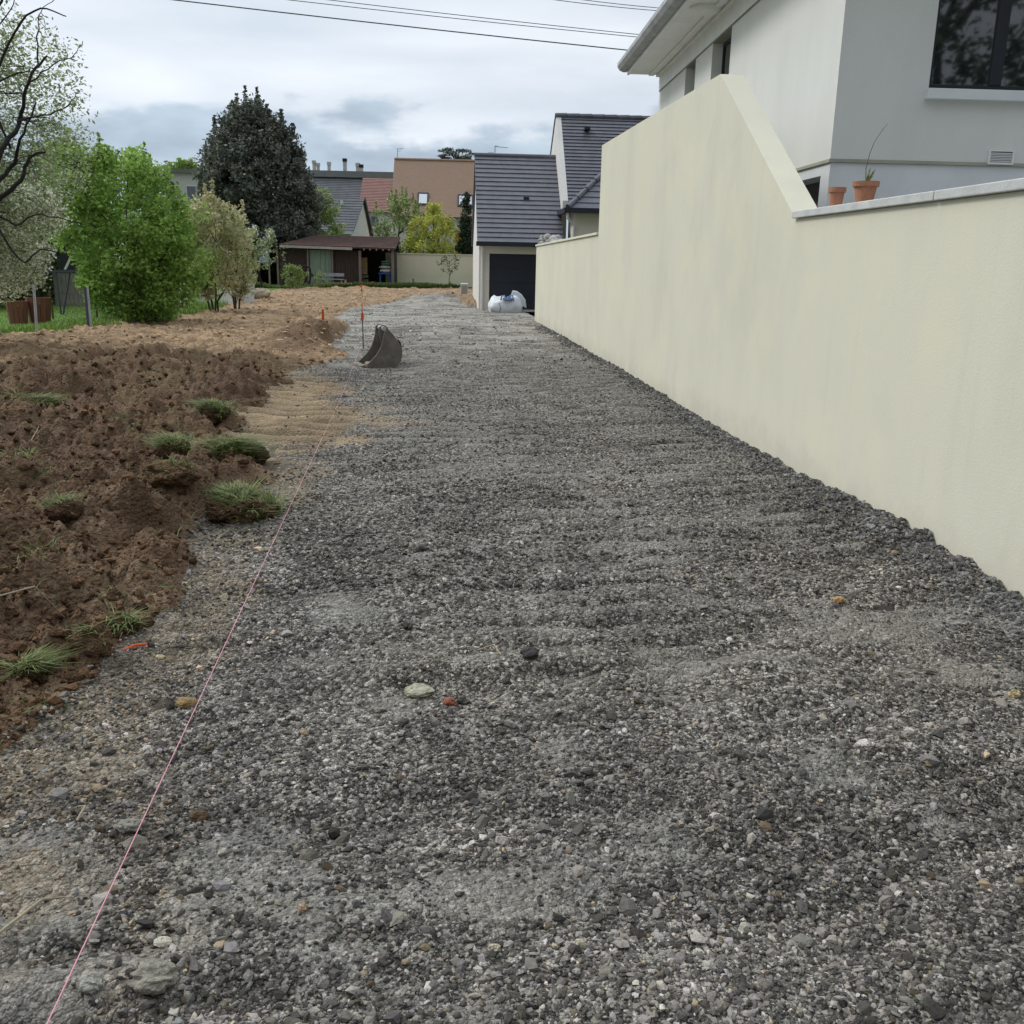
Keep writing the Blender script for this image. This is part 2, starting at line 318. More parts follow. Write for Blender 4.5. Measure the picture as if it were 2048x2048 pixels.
def dusty(x, y):
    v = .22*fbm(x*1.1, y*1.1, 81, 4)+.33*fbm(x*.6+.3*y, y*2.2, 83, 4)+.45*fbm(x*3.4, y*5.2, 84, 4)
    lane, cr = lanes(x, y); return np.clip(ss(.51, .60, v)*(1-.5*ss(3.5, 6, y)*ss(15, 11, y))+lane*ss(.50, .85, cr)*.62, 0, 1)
def hz(x, y):
    x = np.atleast_1d(np.float64(x)); y = np.atleast_1d(np.float64(y)); return height(x, y, *fields(x, y))
def hz1(x, y): return float(hz(x, y)[0])

def build_ground():
    NX, NY = 1000, 1000
    v = np.linspace(0, 1, NY); yy = 1.05*(66/1.05)**v
    sx = np.linspace(-.80, .72, NX)
    X = sx[None, :]*(yy[:, None]+1.6); Y = np.repeat(yy[:, None], NX, 1)
    x = X.ravel(); y = Y.ravel()
    side, soil, lawn, clay = fields(x, y); z = height(x, y, side, soil, lawn, clay)
    # colours of the materials (linear), with groove shade painted into the clay tracks
    g = np.array([.156, .144, .125]); gl = np.array([.375, .354, .312]); cl = np.array([.300, .225, .140])
    sdk = np.array([.078, .046, .028]); sm = np.array([.190, .122, .072]); slt = np.array([.420, .285, .170])
    n1 = fbm(x*1.1, y*1.1, 81, 4); n2 = fbm(x*4.5, y*4.5, 82, 4); n3 = fbm(x*.6+.3*y, y*2.2, 83, 4)
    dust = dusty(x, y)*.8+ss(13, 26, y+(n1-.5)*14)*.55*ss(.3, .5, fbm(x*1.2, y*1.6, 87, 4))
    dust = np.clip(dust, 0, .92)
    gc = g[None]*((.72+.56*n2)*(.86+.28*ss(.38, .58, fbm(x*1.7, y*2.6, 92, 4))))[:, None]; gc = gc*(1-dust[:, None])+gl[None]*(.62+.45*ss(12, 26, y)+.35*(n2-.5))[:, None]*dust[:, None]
    tan = np.array([.215, .195, .155]); gc = gc*(1-.35*ss(.5, .7, n1)[:, None]*ss(9, 2, y)[:, None])+tan*(.35*ss(.5, .7, n1)[:, None]*ss(9, 2, y)[:, None])
    trz = ss(7.9, 8.8, y)*ss(14.0, 12.8, y)*ss(1.0, .8, side); clm = (np.clip(clay, 0, 1)*np.maximum(ss(.35, .6, n2), np.maximum(ss(.40, .15, side)*ss(9, 7, y), trz)))[:, None]; clc = cl[None]*ss(6.5, 8.5, y)[:, None]+np.array([[.225, .178, .120]])*(1-ss(6.5, 8.5, y))[:, None]; clm = clm*(.62+.38*ss(6.5, 8.5, y))[:, None]; gc = gc*(1-clm)+clc*((.8+.4*n1)*(1-.42*trz*tgroove(x, y))*(.75+.5*n2))[:, None]*clm  # groove factor paints the shade of the track marks into the clay colour
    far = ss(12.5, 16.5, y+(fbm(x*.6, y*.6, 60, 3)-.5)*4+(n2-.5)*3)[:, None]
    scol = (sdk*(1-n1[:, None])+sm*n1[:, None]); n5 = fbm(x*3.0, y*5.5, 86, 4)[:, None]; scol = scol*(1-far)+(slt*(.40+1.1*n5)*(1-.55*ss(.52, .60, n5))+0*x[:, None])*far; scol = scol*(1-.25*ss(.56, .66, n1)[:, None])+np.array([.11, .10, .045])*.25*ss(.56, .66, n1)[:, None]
    yel = ss(.60, .72, n2)[:, None]*(.18+.12*far); scol = scol*(1-yel)+cl*.8*yel
    mnd = np.clip(1.5*np.exp(-((x+3.0)/.9)**2-((y-19.6)/2.8)**2), 0, 1)[:, None]; scol = scol*(1-mnd)+sm*.8*mnd
    ed = ss(-.4, 0, side)[:, None]*ss(9, 7, y)[:, None]*ss(.4, .6, n2)[:, None]*.35; scol = scol*(1-ed)+cl*ed
    lc = np.array([.105, .185, .035])*(.7+.6*n1)[:, None]
    is_l = lawn > .5; is_s = (soil > .5) & ~is_l
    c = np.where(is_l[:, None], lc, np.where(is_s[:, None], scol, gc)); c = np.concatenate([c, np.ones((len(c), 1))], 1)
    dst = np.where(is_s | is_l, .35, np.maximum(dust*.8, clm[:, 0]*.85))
    idx = (np.arange(NY-1)[:, None]*NX+np.arange(NX-1)[None, :]).ravel()
    F4 = np.stack([idx, idx+1, idx+NX+1, idx+NX], 1)
    wallx = (WA-WB*y+.12)
    keep = (x[F4[:, 0]] < wallx[F4[:, 0]]) | (y[F4[:, 0]] > 34)
    F4 = F4[keep]; cls = np.where(is_l[F4[:, 0]], 2, np.where(is_s[F4[:, 0]], 1, 0))
    V = np.stack([x, y, z], 1)
    mg = mat_ground('gravel_mat', [(58, 1.15), (140, .7)], 1.15, 1.0, .3)
    ms_ = mat_ground('soil_mat', [(45, .6), (110, .5)], .5, .8, .3)
    ml = mat_ground('lawn_mat', [(60, .8), (190, .7)], .6, .7, .35)
    for k, (nm, m) in enumerate((('gravel_driveway', mg), ('bare_soil', ms_), ('lawn', ml))):
        f_ = F4[cls == k]; used, inv = np.unique(f_, return_inverse=True)
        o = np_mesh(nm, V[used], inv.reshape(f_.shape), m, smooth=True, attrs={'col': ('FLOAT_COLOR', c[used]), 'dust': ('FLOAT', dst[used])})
        tag(o, kind='structure')
    MB().box(-400, 400, -60, 500, -.9, -.35).build('ground', mat('far_ground', (.07, .10, .035), var=.3, scale=.2))['kind'] = 'structure'
build_ground()

# stones: flattened random polyhedra merged in one mesh
ICO = None
def ico(sub=0):
    t = (1+5**.5)/2
    v = [(-1, t, 0), (1, t, 0), (-1, -t, 0), (1, -t, 0), (0, -1, t), (0, 1, t), (0, -1, -t), (0, 1, -t), (t, 0, -1), (t, 0, 1), (-t, 0, -1), (-t, 0, 1)]
    f = [(0, 11, 5), (0, 5, 1), (0, 1, 7), (0, 7, 10), (0, 10, 11), (1, 5, 9), (5, 11, 4), (11, 10, 2), (10, 7, 6), (7, 1, 8), (3, 9, 4), (3, 4, 2), (3, 2, 6), (3, 6, 8), (3, 8, 9), (4, 9, 5), (2, 4, 11), (6, 2, 10), (8, 6, 7), (9, 8, 1)]
    v = [np.array(p, float)/np.linalg.norm(p) for p in v]
    for _ in range(sub):
        nf = []; cache = {}
        def mid(a, b):
            k = (min(a, b), max(a, b))
            if k not in cache: p = v[a]+v[b]; v.append(p/np.linalg.norm(p)); cache[k] = len(v)-1
            return cache[k]
        for a, b, c in f: ab, bc, ca = mid(a, b), mid(b, c), mid(c, a); nf += [(a, ab, ca), (b, bc, ab), (c, ca, bc), (ab, bc, ca)]
        f = nf
    return np.array(v), np.array(f)
def rand_rot(n, tilt=1.):
    a = rng.uniform(0, 2*PI, n); b = rng.normal(0, .45*tilt, n); c = rng.normal(0, .45*tilt, n)
    def R(ax, t):
        M = np.zeros((n, 3, 3)); i, j = [(1, 2), (0, 2), (0, 1)][ax]; M[:, ax, ax] = 1; M[:, i, i] = np.cos(t); M[:, j, j] = np.cos(t); M[:, i, j] = -np.sin(t); M[:, j, i] = np.sin(t); return M
    return R(0, b) @ R(1, c) @ R(2, a)
def stones(name, x, y, z, r, col, m, parent=None, sub=0, flat=.62, jag=.22, smooth=False):
    n = len(x); bv, bf = ico(sub); k = len(bv)
    P = np.repeat(bv[None], n, 0)*(1+rng.normal(0, jag, (n, k, 1)) if sub == 0 else 1)
    if sub:
        for q in range(5):
            dvec = rng.normal(size=(n, 1, 3)); dvec /= np.linalg.norm(dvec, axis=2, keepdims=True); P = P*(1+jag*np.clip((bv[None]*dvec).sum(2, keepdims=True), -.2, .8)*rng.uniform(-.6, .5, (n, 1, 1)))
    P = P*np.stack([rng.uniform(.8, 1.35, n), rng.uniform(.65, 1., n), flat*rng.uniform(.7, 1.2, n)], 1)[:, None, :]
    P = np.einsum('nki,nji->nkj', P*r[:, None, None], rand_rot(n))
    P = P+np.stack([x, y, z], 1)[:, None, :]
    Fc = (bf[None]+(np.arange(n)*k)[:, None, None]).reshape(-1, 3)
    C_ = np.concatenate([np.repeat(col[:, None, :], k, 1), np.ones((n, k, 1))], 2).reshape(-1, 4)
    return np_mesh(name, P.reshape(-1, 3), Fc, m, parent, smooth, {'col': ('FLOAT_COLOR', C_)})
m_stone = mat('stone_mat', (1, 1, 1), rough=.9, var=.22, scale=60, bump=.004, bscale=160, attr='col', spec=.15)
m_clod = mat('clod_mat', (1, 1, 1), rough=1, var=.25, scale=40, bump=.02, bscale=60, attr='col', spec=.05)
def scatter(n, y0, y1, pw=1.0):
    """points on the ground in front of the camera, thinning with distance"""
    u = rng.uniform(0, 1, n); y = y0*(y1/y0)**(u**pw); x = rng.uniform(-.76, .68, n)*(y+1.3); return x, y
def build_stones():
    xs, ys, rs = [], [], []
    for n, y0, y1, r0, r1 in ((150000, 1.15, 7.0, .0040, .0088), (26000, 1.2, 11, .0085, .016), (95000, 4.5, 19, .008, .0165), (20000, 15, 43, .015, .035), (900, 1.3, 9, .018, .030)):
        x, y = scatter(n, y0, y1); xs.append(x); ys.append(y); rs.append(r0+(r1-r0)*rng.uniform(0, 1, n)**2.2)
    x = np.concatenate(xs); y = np.concatenate(ys); r = np.concatenate(rs)
    side, soil, lawn, clay = fields(x, y)
    n1 = fbm(x*1.1, y*1.1, 81, 4); n3 = fbm(x*.6+.3*y, y*2.2, 83, 4); dust = dusty(x, y)
    p = (1-.80*dust)*(1-(.35+.45*ss(6.5, 8.5, y))*np.clip(clay, 0, 1))*(.35+1.1*ss(.35, .62, fbm(x*2.1, y*2.1, 91, 3)))
    k = (side > -.12) & (x < WA-WB*y-.01) & (rng.uniform(0, 1, len(x)) < p) & (soil < .9)
    x, y, r, clay = x[k], y[k], r[k], clay[k]
    z = hz(x, y)+r*.22
    n = len(x); t = rng.uniform(0, 1, n)
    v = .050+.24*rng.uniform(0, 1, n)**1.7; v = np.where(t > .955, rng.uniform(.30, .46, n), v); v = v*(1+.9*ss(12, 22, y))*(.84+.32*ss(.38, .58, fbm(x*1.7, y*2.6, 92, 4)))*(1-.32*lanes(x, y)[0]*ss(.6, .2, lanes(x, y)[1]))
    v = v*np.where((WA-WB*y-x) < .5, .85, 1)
    hue = np.stack([1.09+.02*rng.normal(size=n), 1+.0*rng.normal(size=n), 0.88+.045*rng.normal(size=n)], 1)
    warm = (rng.uniform(0, 1, n) < (.035+.3*clay))[:, None]; col = v[:, None]*hue*np.where(warm, np.array([[1.18, 1.0, .76]]), 1.)
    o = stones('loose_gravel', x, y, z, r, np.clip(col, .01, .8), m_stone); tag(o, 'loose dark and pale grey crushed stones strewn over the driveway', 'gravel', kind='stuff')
    # larger, darker stones banked along the foot of the wall
    n = 16000; y = 3.6*(26/3.6)**rng.uniform(0, 1, n); d = np.abs(rng.normal(0, .16, n)); x = WA-WB*y-.015-d
    r = (.005+.015*rng.uniform(0, 1, n)**4.5)*(1+.015*y); z = hz(x, y)+r*.2
    v = .065+.20*rng.uniform(0, 1, n)**1.8; col = v[:, None]*np.array([[1.03, 1.0, .95]])
    o = stones('banked_gravel', x, y, z, r, col, m_stone); tag(o, 'ridge of darker coarse stones banked against the foot of the cream wall', 'gravel', kind='stuff')
    # clods on the soil
    n = 140000; x, y = scatter(n, 2.2, 46); side, soil, lawn, clay = fields(x, y)
    k = (soil > .5) & (lawn < .4) & (x > -14); x, y = x[k], y[k]; n = len(x)
    r = (.004+.026*rng.uniform(0, 1, n)**6)*(1+.035*y); z = hz(x, y)+r*.12
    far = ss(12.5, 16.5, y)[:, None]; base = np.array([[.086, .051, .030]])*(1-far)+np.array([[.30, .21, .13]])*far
    col = base*rng.uniform(.55, 2.1, (n, 1))
    o = stones('soil_crumbs', x, y, z, r, col, m_clod, sub=0, flat=.75, jag=.22); tag(o, 'crumbs of brown earth scattered over the dug soil', 'soil crumbs', kind='stuff')
build_stones()

# blades of grass, one mesh per call
def blades(name, x, y, z, h, col, m, parent=None, lean=.5, width=.006, ang=None):
    n = len(x); a = rng.uniform(0, 2*PI, n) if ang is None else ang; dx = np.cos(a); dy = np.sin(a); ln = rng.uniform(.1, 1, n)*lean*h
    wd = width*(1+0*h); P = np.zeros((n, 5, 3))
    for i, (t, s_) in enumerate(((0, -1), (0, 1), (.55, 1), (.55, -1))):
        P[:, i, 0] = x+dx*ln*t*t-dy*wd*s_*(1-.3*t); P[:, i, 1] = y+dy*ln*t*t+dx*wd*s_*(1-.3*t); P[:, i, 2] = z+h*t
    P[:, 4, 0] = x+dx*ln; P[:, 4, 1] = y+dy*ln; P[:, 4, 2] = z+h*(1-.25*np.clip(lean, 0, 1))
    b = (np.arange(n)*5)[:, None]; F3 = np.concatenate([b+[0, 1, 2], b+[0, 2, 3], b+[3, 2, 4]], 0)
    C_ = np.concatenate([np.repeat(col[:, None, :], 5, 1), np.ones((n, 5, 1))], 2).reshape(-1, 4)
    return np_mesh(name, P.reshape(-1, 3), F3, m, parent, False, {'col': ('FLOAT_COLOR', C_)})
m_blade = mat('grass_blade', (1, 1, 1), rough=.6, var=.1, attr='col', trans=.3)
def gcol(n, a=(.07, .13, .022), b=(.17, .21, .06)):
    t = rng.uniform(0, 1, (n, 1)); return (np.array(a)*(1-t)+np.array(b)*t)*rng.uniform(.7, 1.25, (n, 1))
def build_grass():
    n = 60000; y = rng.uniform(19, 34, n); x = rng.uniform(-22, -7, n); k = lawn_d(x, y)+(fbm(x*1.3, y*1.3, 8, 3)-.5)*1.2 > -.1; x, y = x[k], y[k]
    edge = ss(2.5, .2, lawn_d(x, y)); k = rng.uniform(0, 1, len(x)) < .35+.65*edge; x, y, edge = x[k], y[k], edge[k]
    h = .05+.22*edge*rng.uniform(.2, 1, len(x)); o = blades('lawn_grass', x, y, hz(x, y)-.01, h, gcol(len(x), (.11, .21, .035), (.24, .34, .08)), m_blade, width=.010, lean=.6)
    tag(o, 'fresh green grass of the garden lawn, long at its edge', 'grass', kind='stuff')
    n = 30000; x = rng.uniform(-13, 2.5, n); y = np.interp(x, [-9.5, -6, -2, 3, 9], [51, 53.5, 54.5, 55.2, 56])+np.abs(rng.normal(0, 1.0, n))
    h = .10+.30*rng.uniform(0, 1, n)*ss(.35, .7, vn(x*.7, y*.7, 5)); o = blades('verge_grass', x, y, hz(x, y)-.02, h, gcol(n, (.06, .11, .02), (.14, .19, .05)), m_blade, width=.018)
    tag(o, 'rough green grass growing before the shed and the far beige wall', 'grass', kind='stuff')
    # sparse tufts torn up with the soil
    cx, cy = scatter(620, 2.6, 22); side, soil, lawn, clay = fields(cx, cy); k = (soil > .5) & (lawn < .1); cx, cy = cx[k], cy[k]
    m_ = 36; x = np.repeat(cx, m_)+rng.normal(0, .05, len(cx)*m_); y = np.repeat(cy, m_)+rng.normal(0, .06, len(cx)*m_)
    o = blades('torn_grass', x, y, hz(x, y)-.005, rng.uniform(.01, .06, len(x)), gcol(len(x), (.07, .10, .025), (.20, .20, .08)), m_blade, width=.0030, lean=2.6)
    tag(o, 'thin torn grass tufts poking out of the dug brown earth', 'grass', kind='stuff')
    cx = rng.uniform(1.7, 2.4, 30)
build_grass()

# lumps of turf and earth one can point to
def displaced_lump(name, c, rx, ry, rz_, m, parent, seed, col, sub=3, jag=.35):
    bv, bf = ico(sub); r_ = np.random.default_rng(seed); P = bv.copy(); f_ = np.ones(len(P))
    for q in range(16):
        d = r_.normal(size=3); d /= np.linalg.norm(d); f_ += jag*.28*np.sin((P@d)*(2+q*.8)+r_.uniform(0, 6))/(1+.28*q)
    f_ = np.clip(f_, .74, 1.2)+r_.normal(0, .03, len(P)); P = P*f_[:, None]*np.array([rx, ry, rz_]); P = P+np.array(c)
    C_ = np.tile(np.array([*col, 1.]), (len(P), 1))*np.concatenate([np.repeat(r_.uniform(.75, 1.25, (len(P), 1)), 3, 1), np.ones((len(P), 1))], 1)
    return np_mesh(name, P, bf, m, parent, False, {'col': ('FLOAT_COLOR', C_)})
CLODS = [ # px, py(base), width px, height px, grass amount, label
    (478, 1006, 146, 84, 2.4, 'largest turf sod with long green grass, lying right at the gravel edge'),
    (462, 905, 116, 66, 2.6, 'bright green slanting sod just behind the largest turf sod'),
    (428, 832, 62, 56, 2.2, 'small upright green sod farthest along the dug earth edge'),
    (62, 830, 110, 50, 2.4, 'flat yellow-green sod at the left edge of the photo, far up the dug earth'),
    (26, 950, 60, 50, 1.0, 'brown sod with olive grass cut by the left edge of the photo, midway'),
    (340, 1010, 100, 62, .25, 'tan-topped earth lump touching the left side of the largest turf sod'),
    (128, 1084, 74, 50, .45, 'dark lump with a shaded front face, alone amid the dug earth on the left'),
    (170, 1272, 84, 88, .12, 'tall bare brown clod, the nearest big one to the photo left side'),
    (46, 1316, 64, 60, .8, 'drooping dark green tuft sod just below the tall bare clod'),
    (240, 1224, 66, 44, .4, 'small sod with light grass on top, right of the tall bare clod'),
    (345, 945, 66, 50, 1.4, 'rounded dark green sod up and left of the largest turf sod'),
]
for i, (px, py, wp, hp, ga, lb) in enumerate(CLODS):
    p = at_z(px, py, .12); s_ = p[1]/1890*1.03; rx = wp*s_/2; rh = hp*s_*.55
    zb = hz1(p[0], p[1]+rx*.4); loc = (p[0], p[1]+rx*.5, zb)
    e = empty('turf_clod', loc, lb, 'clod', 'lumps of turf and earth on the dug soil')
    displaced_lump('earth', (loc[0], loc[1], zb+rh*.16), rx*.95, rx*.8, rh*.82, m_clod, e, 40+i, (.125, .080, .048) if ga < .3 else (.075, .046, .028), sub=4, jag=.45)
    n = int(1500*ga); a = rng.uniform(0, 2*PI, n); q = rng.uniform(0, 1.12, n)**.6; k = fbm(a*1.5+i, q*4, 9+i, 3) > .47; a, q = a[k], q[k]; n = len(a)
    gx = loc[0]+rx*.92*q*np.cos(a); gy = loc[1]+rx*.78*q*np.sin(a)
    gz = np.maximum(zb+rh*.16+rh*.82*np.sqrt(np.clip(1-q*q*.97, 0, 1))*.93-.012, hz(gx, gy)-.01)
    comb = rng.uniform(0, 2*PI); blades('grass_tuft', gx, gy, gz, rng.uniform(.1, 1, n)**2.4*.085*(.6+ga*.35), gcol(n, (.065, .105, .025), (.26, .29, .10)), m_blade, e, lean=3.8, width=.0016+.00024*p[1], ang=np.where(rng.uniform(0, 1, n) < .7, comb, a)+rng.normal(0, .6, n))

# single stones one can point to
PICK = [(838, 1372, 56, 22, (.40, .38, .28), 'broad flat pale stone beside the orange brick fragment', 'stone'),
        (902, 1392, 26, 22, (.36, .135, .085), 'small orange-red brick fragment on the grey gravel', 'brick fragment'),
        (928, 1390, 24, 20, (.09, .085, .075), 'dark rounded stone touching the orange brick fragment', 'stone'),
        (372, 1394, 32, 26, (.36, .25, .12), 'ochre stone under the pink string line', 'stone'),
        (262, 1660, 42, 30, (.27, .26, .22), 'flat light grey stone right beneath the pink string', 'stone'),
        (325, 1880, 28, 24, (.55, .52, .42), 'white rounded pebble standing out right of the string', 'stone'),
        (310, 1975, 72, 50, (.28, .26, .21), 'largest rough grey stone near the bottom edge', 'stone'),
        (186, 1990, 40, 34, (.36, .35, .30), 'pale egg-shaped stone left of the largest rough stone', 'stone'),
        (1060, 1325, 36, 26, (.075, .07, .066), 'dark lump of stone up and right of the pale flat stone', 'stone'),
        (1772, 1205, 42, 16, (.055, .05, .046), 'long dark flat stone on the gravel toward the wall', 'stone'),
        (2027, 1395, 20, 18, (.55, .43, .25), 'small round cream pebble at the right edge of the photo', 'stone'),
        (1678, 1195, 24, 16, (.50, .33, .16), 'small orange-tan stone left of the long dark stone', 'stone'),
        (607, 1825, 18, 26, (.50, .36, .24), 'pinkish pebble standing on end in the gravel', 'stone'),
        (398, 1628, 30, 24, (.13, .085, .05), 'brown earthy lump lying on the gravel right of the string', 'lump'),
        (988, 1905, 22, 20, (.52, .46, .34), 'round beige pebble low in the middle of the gravel', 'stone'),
        (1158, 1900, 20, 26, (.54, .49, .36), 'beige upright pebble right of the round beige pebble', 'stone'),
        (690, 794, 14, 11, (.06, .055, .05), 'dark stone beside the far end of the string line', 'stone')]
for i, (px, py, wp, hp, c, lb, ct) in enumerate(PICK):
    p = at_z(px, py, .01); s_ = np.linalg.norm(p-_C)/1890; r = wp*s_/2; z = hz1(p[0], p[1])
    o = displaced_lump('brick_fragment' if 'brick' in ct else ('earth_lump' if ct == 'lump' else 'stone'), (0, 0, 0), r, r*.75, max(hp*s_*.42, .006), m_stone, None, 200+i, tuple(v*.8 for v in c), sub=3, jag=.55)
    o.location = (p[0], p[1], z+hp*s_*.22); tag(o, lb, ct, 'single stones lying on the gravel')
# twigs
m_twig = mat('twig_mat', (.30, .25, .17), var=.2, scale=30)
for i, (a, b, lb) in enumerate((((0, 1255), (128, 1228), 'long pale twig sticking out at the left edge above the drooping tuft'),
                               ((60, 918), (82, 886), 'short pale twig upright in the dug earth, upper left'),
                               ((0, 1880), (130, 1780), 'curved greenish twig on the gravel at the lower left edge'),
                               ((155, 1655), (158, 1622), 'small straw stub standing on the yellow clay, lower left'),
                               ((955, 1300), (1002, 1330), 'thin dry stalk lying on the gravel above the pale flat stone'))):
    p = at_z(*a, .1 if i < 2 else .02); q = at_z(*b, .1 if i < 2 else .02); z0 = hz1(*p[:2]); z1 = hz1(*q[:2]); mid = (p+q)/2
    o = MB().tube([(p[0], p[1], z0+.02), (mid[0]+.02, mid[1]+.01, max(z0, z1)+.035), (q[0], q[1], z1+.025)], [.004, .004, .002], 6).build('twig', m_twig); tag(o, lb, 'twig', 'twigs lying on the ground')

# ------------------------------------------------------------------ garden wall on the right
def mat_render(name, c, stain, sc_=1.):
    m = mat(name, c, rough=.93, var=.07, scale=.9*sc_, bump=.0018, bscale=170, stretch=(1, 1, .6), fine=.05, spec=.1, col2=stain, thr=(.52, .86)); return m
m_cream = mat_render('cream_render', (.645, .625, .51), (.60, .57, .44))
def weather(m, z0, z1, dirt, amount):
    t = m.node_tree; L = t.links.new; b = t.nodes['Principled BSDF']; src = b.inputs['Base Color'].links[0].from_socket
    tc = N(t, 'ShaderNodeTexCoord'); sp = N(t, 'ShaderNodeSeparateXYZ'); L(tc.outputs['Object'], sp.inputs[0])
    n = N(t, 'ShaderNodeTexNoise'); n.inputs['Scale'].default_value = 3.2; n.inputs['Detail'].default_value = 7; n.inputs['Roughness'].default_value = .7; L(tc.outputs['Object'], n.inputs['Vector'])
    a = N(t, 'ShaderNodeMath', operation='MULTIPLY_ADD'); L(n.outputs[0], a.inputs[0]); a.inputs[1].default_value = -.7; L(sp.outputs[2], a.inputs[2])
    mr = N(t, 'ShaderNodeMapRange', interpolation_type='SMOOTHSTEP'); L(a.outputs[0], mr.inputs[0]); mr.inputs[1].default_value = z0-.35; mr.inputs[2].default_value = z1-.35; mr.inputs[3].default_value = amount; mr.inputs[4].default_value = 0
    mx = N(t, 'ShaderNodeMixRGB'); L(mr.outputs[0], mx.inputs[0]); L(src, mx.inputs[1]); mx.inputs[2].default_value = (*dirt, 1)
    # drip streaks, thin and irregular
    mp = N(t, 'ShaderNodeMapping'); mp.inputs['Scale'].default_value = (1, 3.2, .16); L(tc.outputs['Object'], mp.inputs[0])
    n2 = N(t, 'ShaderNodeTexNoise'); n2.inputs['Scale'].default_value = 2.2; n2.inputs['Detail'].default_value = 8; n2.inputs['Roughness'].default_value = .72; L(mp.outputs[0], n2.inputs['Vector'])
    r2 = N(t, 'ShaderNodeMapRange', interpolation_type='SMOOTHSTEP'); L(n2.outputs[0], r2.inputs[0]); r2.inputs[1].default_value = .54; r2.inputs[2].default_value = .72; r2.inputs[3].default_value = 0; r2.inputs[4].default_value = .14
    m2 = N(t, 'ShaderNodeMixRGB'); L(r2.outputs[0], m2.inputs[0]); L(mx.outputs[0], m2.inputs[1]); m2.inputs[2].default_value = (.43, .41, .32, 1)
    n3 = N(t, 'ShaderNodeTexNoise'); n3.inputs['Scale'].default_value = 1.1; n3.inputs['Detail'].default_value = 6; n3.inputs['Roughness'].default_value = .6; L(tc.outputs['Object'], n3.inputs['Vector'])
    r3 = N(t, 'ShaderNodeMapRange', interpolation_type='SMOOTHSTEP'); L(n3.outputs[0], r3.inputs[0]); r3.inputs[1].default_value = .48; r3.inputs[2].default_value = .66; r3.inputs[3].default_value = 0; r3.inputs[4].default_value = .35
    m3 = N(t, 'ShaderNodeMixRGB'); L(r3.outputs[0], m3.inputs[0]); L(m2.outputs[0], m3.inputs[1]); m3.inputs[2].default_value = (.72, .68, .51, 1)
    L(m3.outputs[0], b.inputs['Base Color'])
weather(m_cream, .02, .30, (.42, .39, .31), .30)
m_cope = mat('coping_stone', (.50, .51, .49), rough=.85, var=.14, scale=6, bump=.003, bscale=60, fine=.08)
PW = lambda px, py: at_line(px, py, WA, WB)
def wall():
    A = PW(1205, 290); Pk = PW(1441, 148); S1 = PW(1592, 425); L0 = PW(1197, 470); L1 = PW(1073, 493); N1 = PW(2048, 378)
    zn = S1[2]; yn = -1.5; wx = lambda y: WA-WB*y
    zcap = [S1[1]]
    e = empty('garden_wall', (wx(10), 10, 0), 'tall cream rendered garden wall beside the gravel drive, its top sloping in steps', 'garden wall')
    yk = S1[1]
    pts = [(yn, -.5), (L1[1], -.5), (L1[1], L1[2]), (L0[1], L0[2]), (A[1]+.05, A[2]), (Pk[1], Pk[2]), (S1[1], S1[2]-.05), (yn, N1[2]-.01)]
    nx = np.array([1, WB, 0])/math.hypot(1, WB)*.24
    MB().prism([(wx(y), y, z) for y, z in pts], nx).build('wall_body', m_cream, e)
    # copings
    def cope(y0, z0, y1, z1, name='coping', t=.055, ov=.035, m=m_cope, par=e):
        b = MB(); n_ = nx/.24
        c = []
        for zz in (0, t):
            for (y, z, o_) in ((y0, z0, -ov), (y0, z0, .24+ov), (y1, z1, .24+ov), (y1, z1, -ov)):
                c.append((wx(y)+n_[0]*o_, y+n_[1]*o_, z+zz))
        b.hexa(c); return b.build(name, m, par, bevel=.006)
    zj = lambda y: N1[2]-.01+((S1[2]-.05)-(N1[2]-.01))*(y-yn)/(S1[1]-yn)
    J = PW(1878, 395)[1]
    ys = [S1[1]-.0, J, J-1.9, J-3.8, yn]
    for a, b_ in zip(ys[:-1], ys[1:]):
        if a > b_: cope(b_+.004, zj(b_)+.003, a-.004, zj(a)+.003)
    cope(L0[1]+.02, L0[2]+.003, L1[1], L1[2]+.003, m=m_cream, t=.045)
    # hairline cracks in the render, thin grooves of darker mortar
    mc = mat('crack_mat', (.53, .51, .39), rough=1, var=.05)
    for q, pth in enumerate((((1692, 640), (1712, 680), (1722, 690), (1760, 745), (1778, 775)), ((1430, 235), (1415, 300)), ((1478, 268), (1462, 305)))):
        P = [PW(*p) for p in pth]; MB().tube(P, .0009, 5).build('crack', mc, e)
wall()
def rubble():
    n = 150; y = rng.uniform(24.5, 30, n); d = rng.uniform(.2, .55, n); x = WA-WB*y+d; z = np.full(n, PW(1073, 493)[2])+rng.uniform(.02, .30, n)*ss(24, 29, y)
    o = stones('rubble_heap', x, y, z, rng.uniform(.06, .13, n), rng.uniform(.2, .5, (n, 1))*np.array([[1, .98, .94]]), m_stone, sub=1); tag(o, 'heap of grey stone rubble showing over the far low end of the cream wall', 'rubble', kind='stuff')
    MB().box(2.35, 3.2, 23.5, 30.1, .0, 2.0).build('raised_bank', mat('bank_mat', (.2, .17, .12)))['kind'] = 'structure'
rubble()

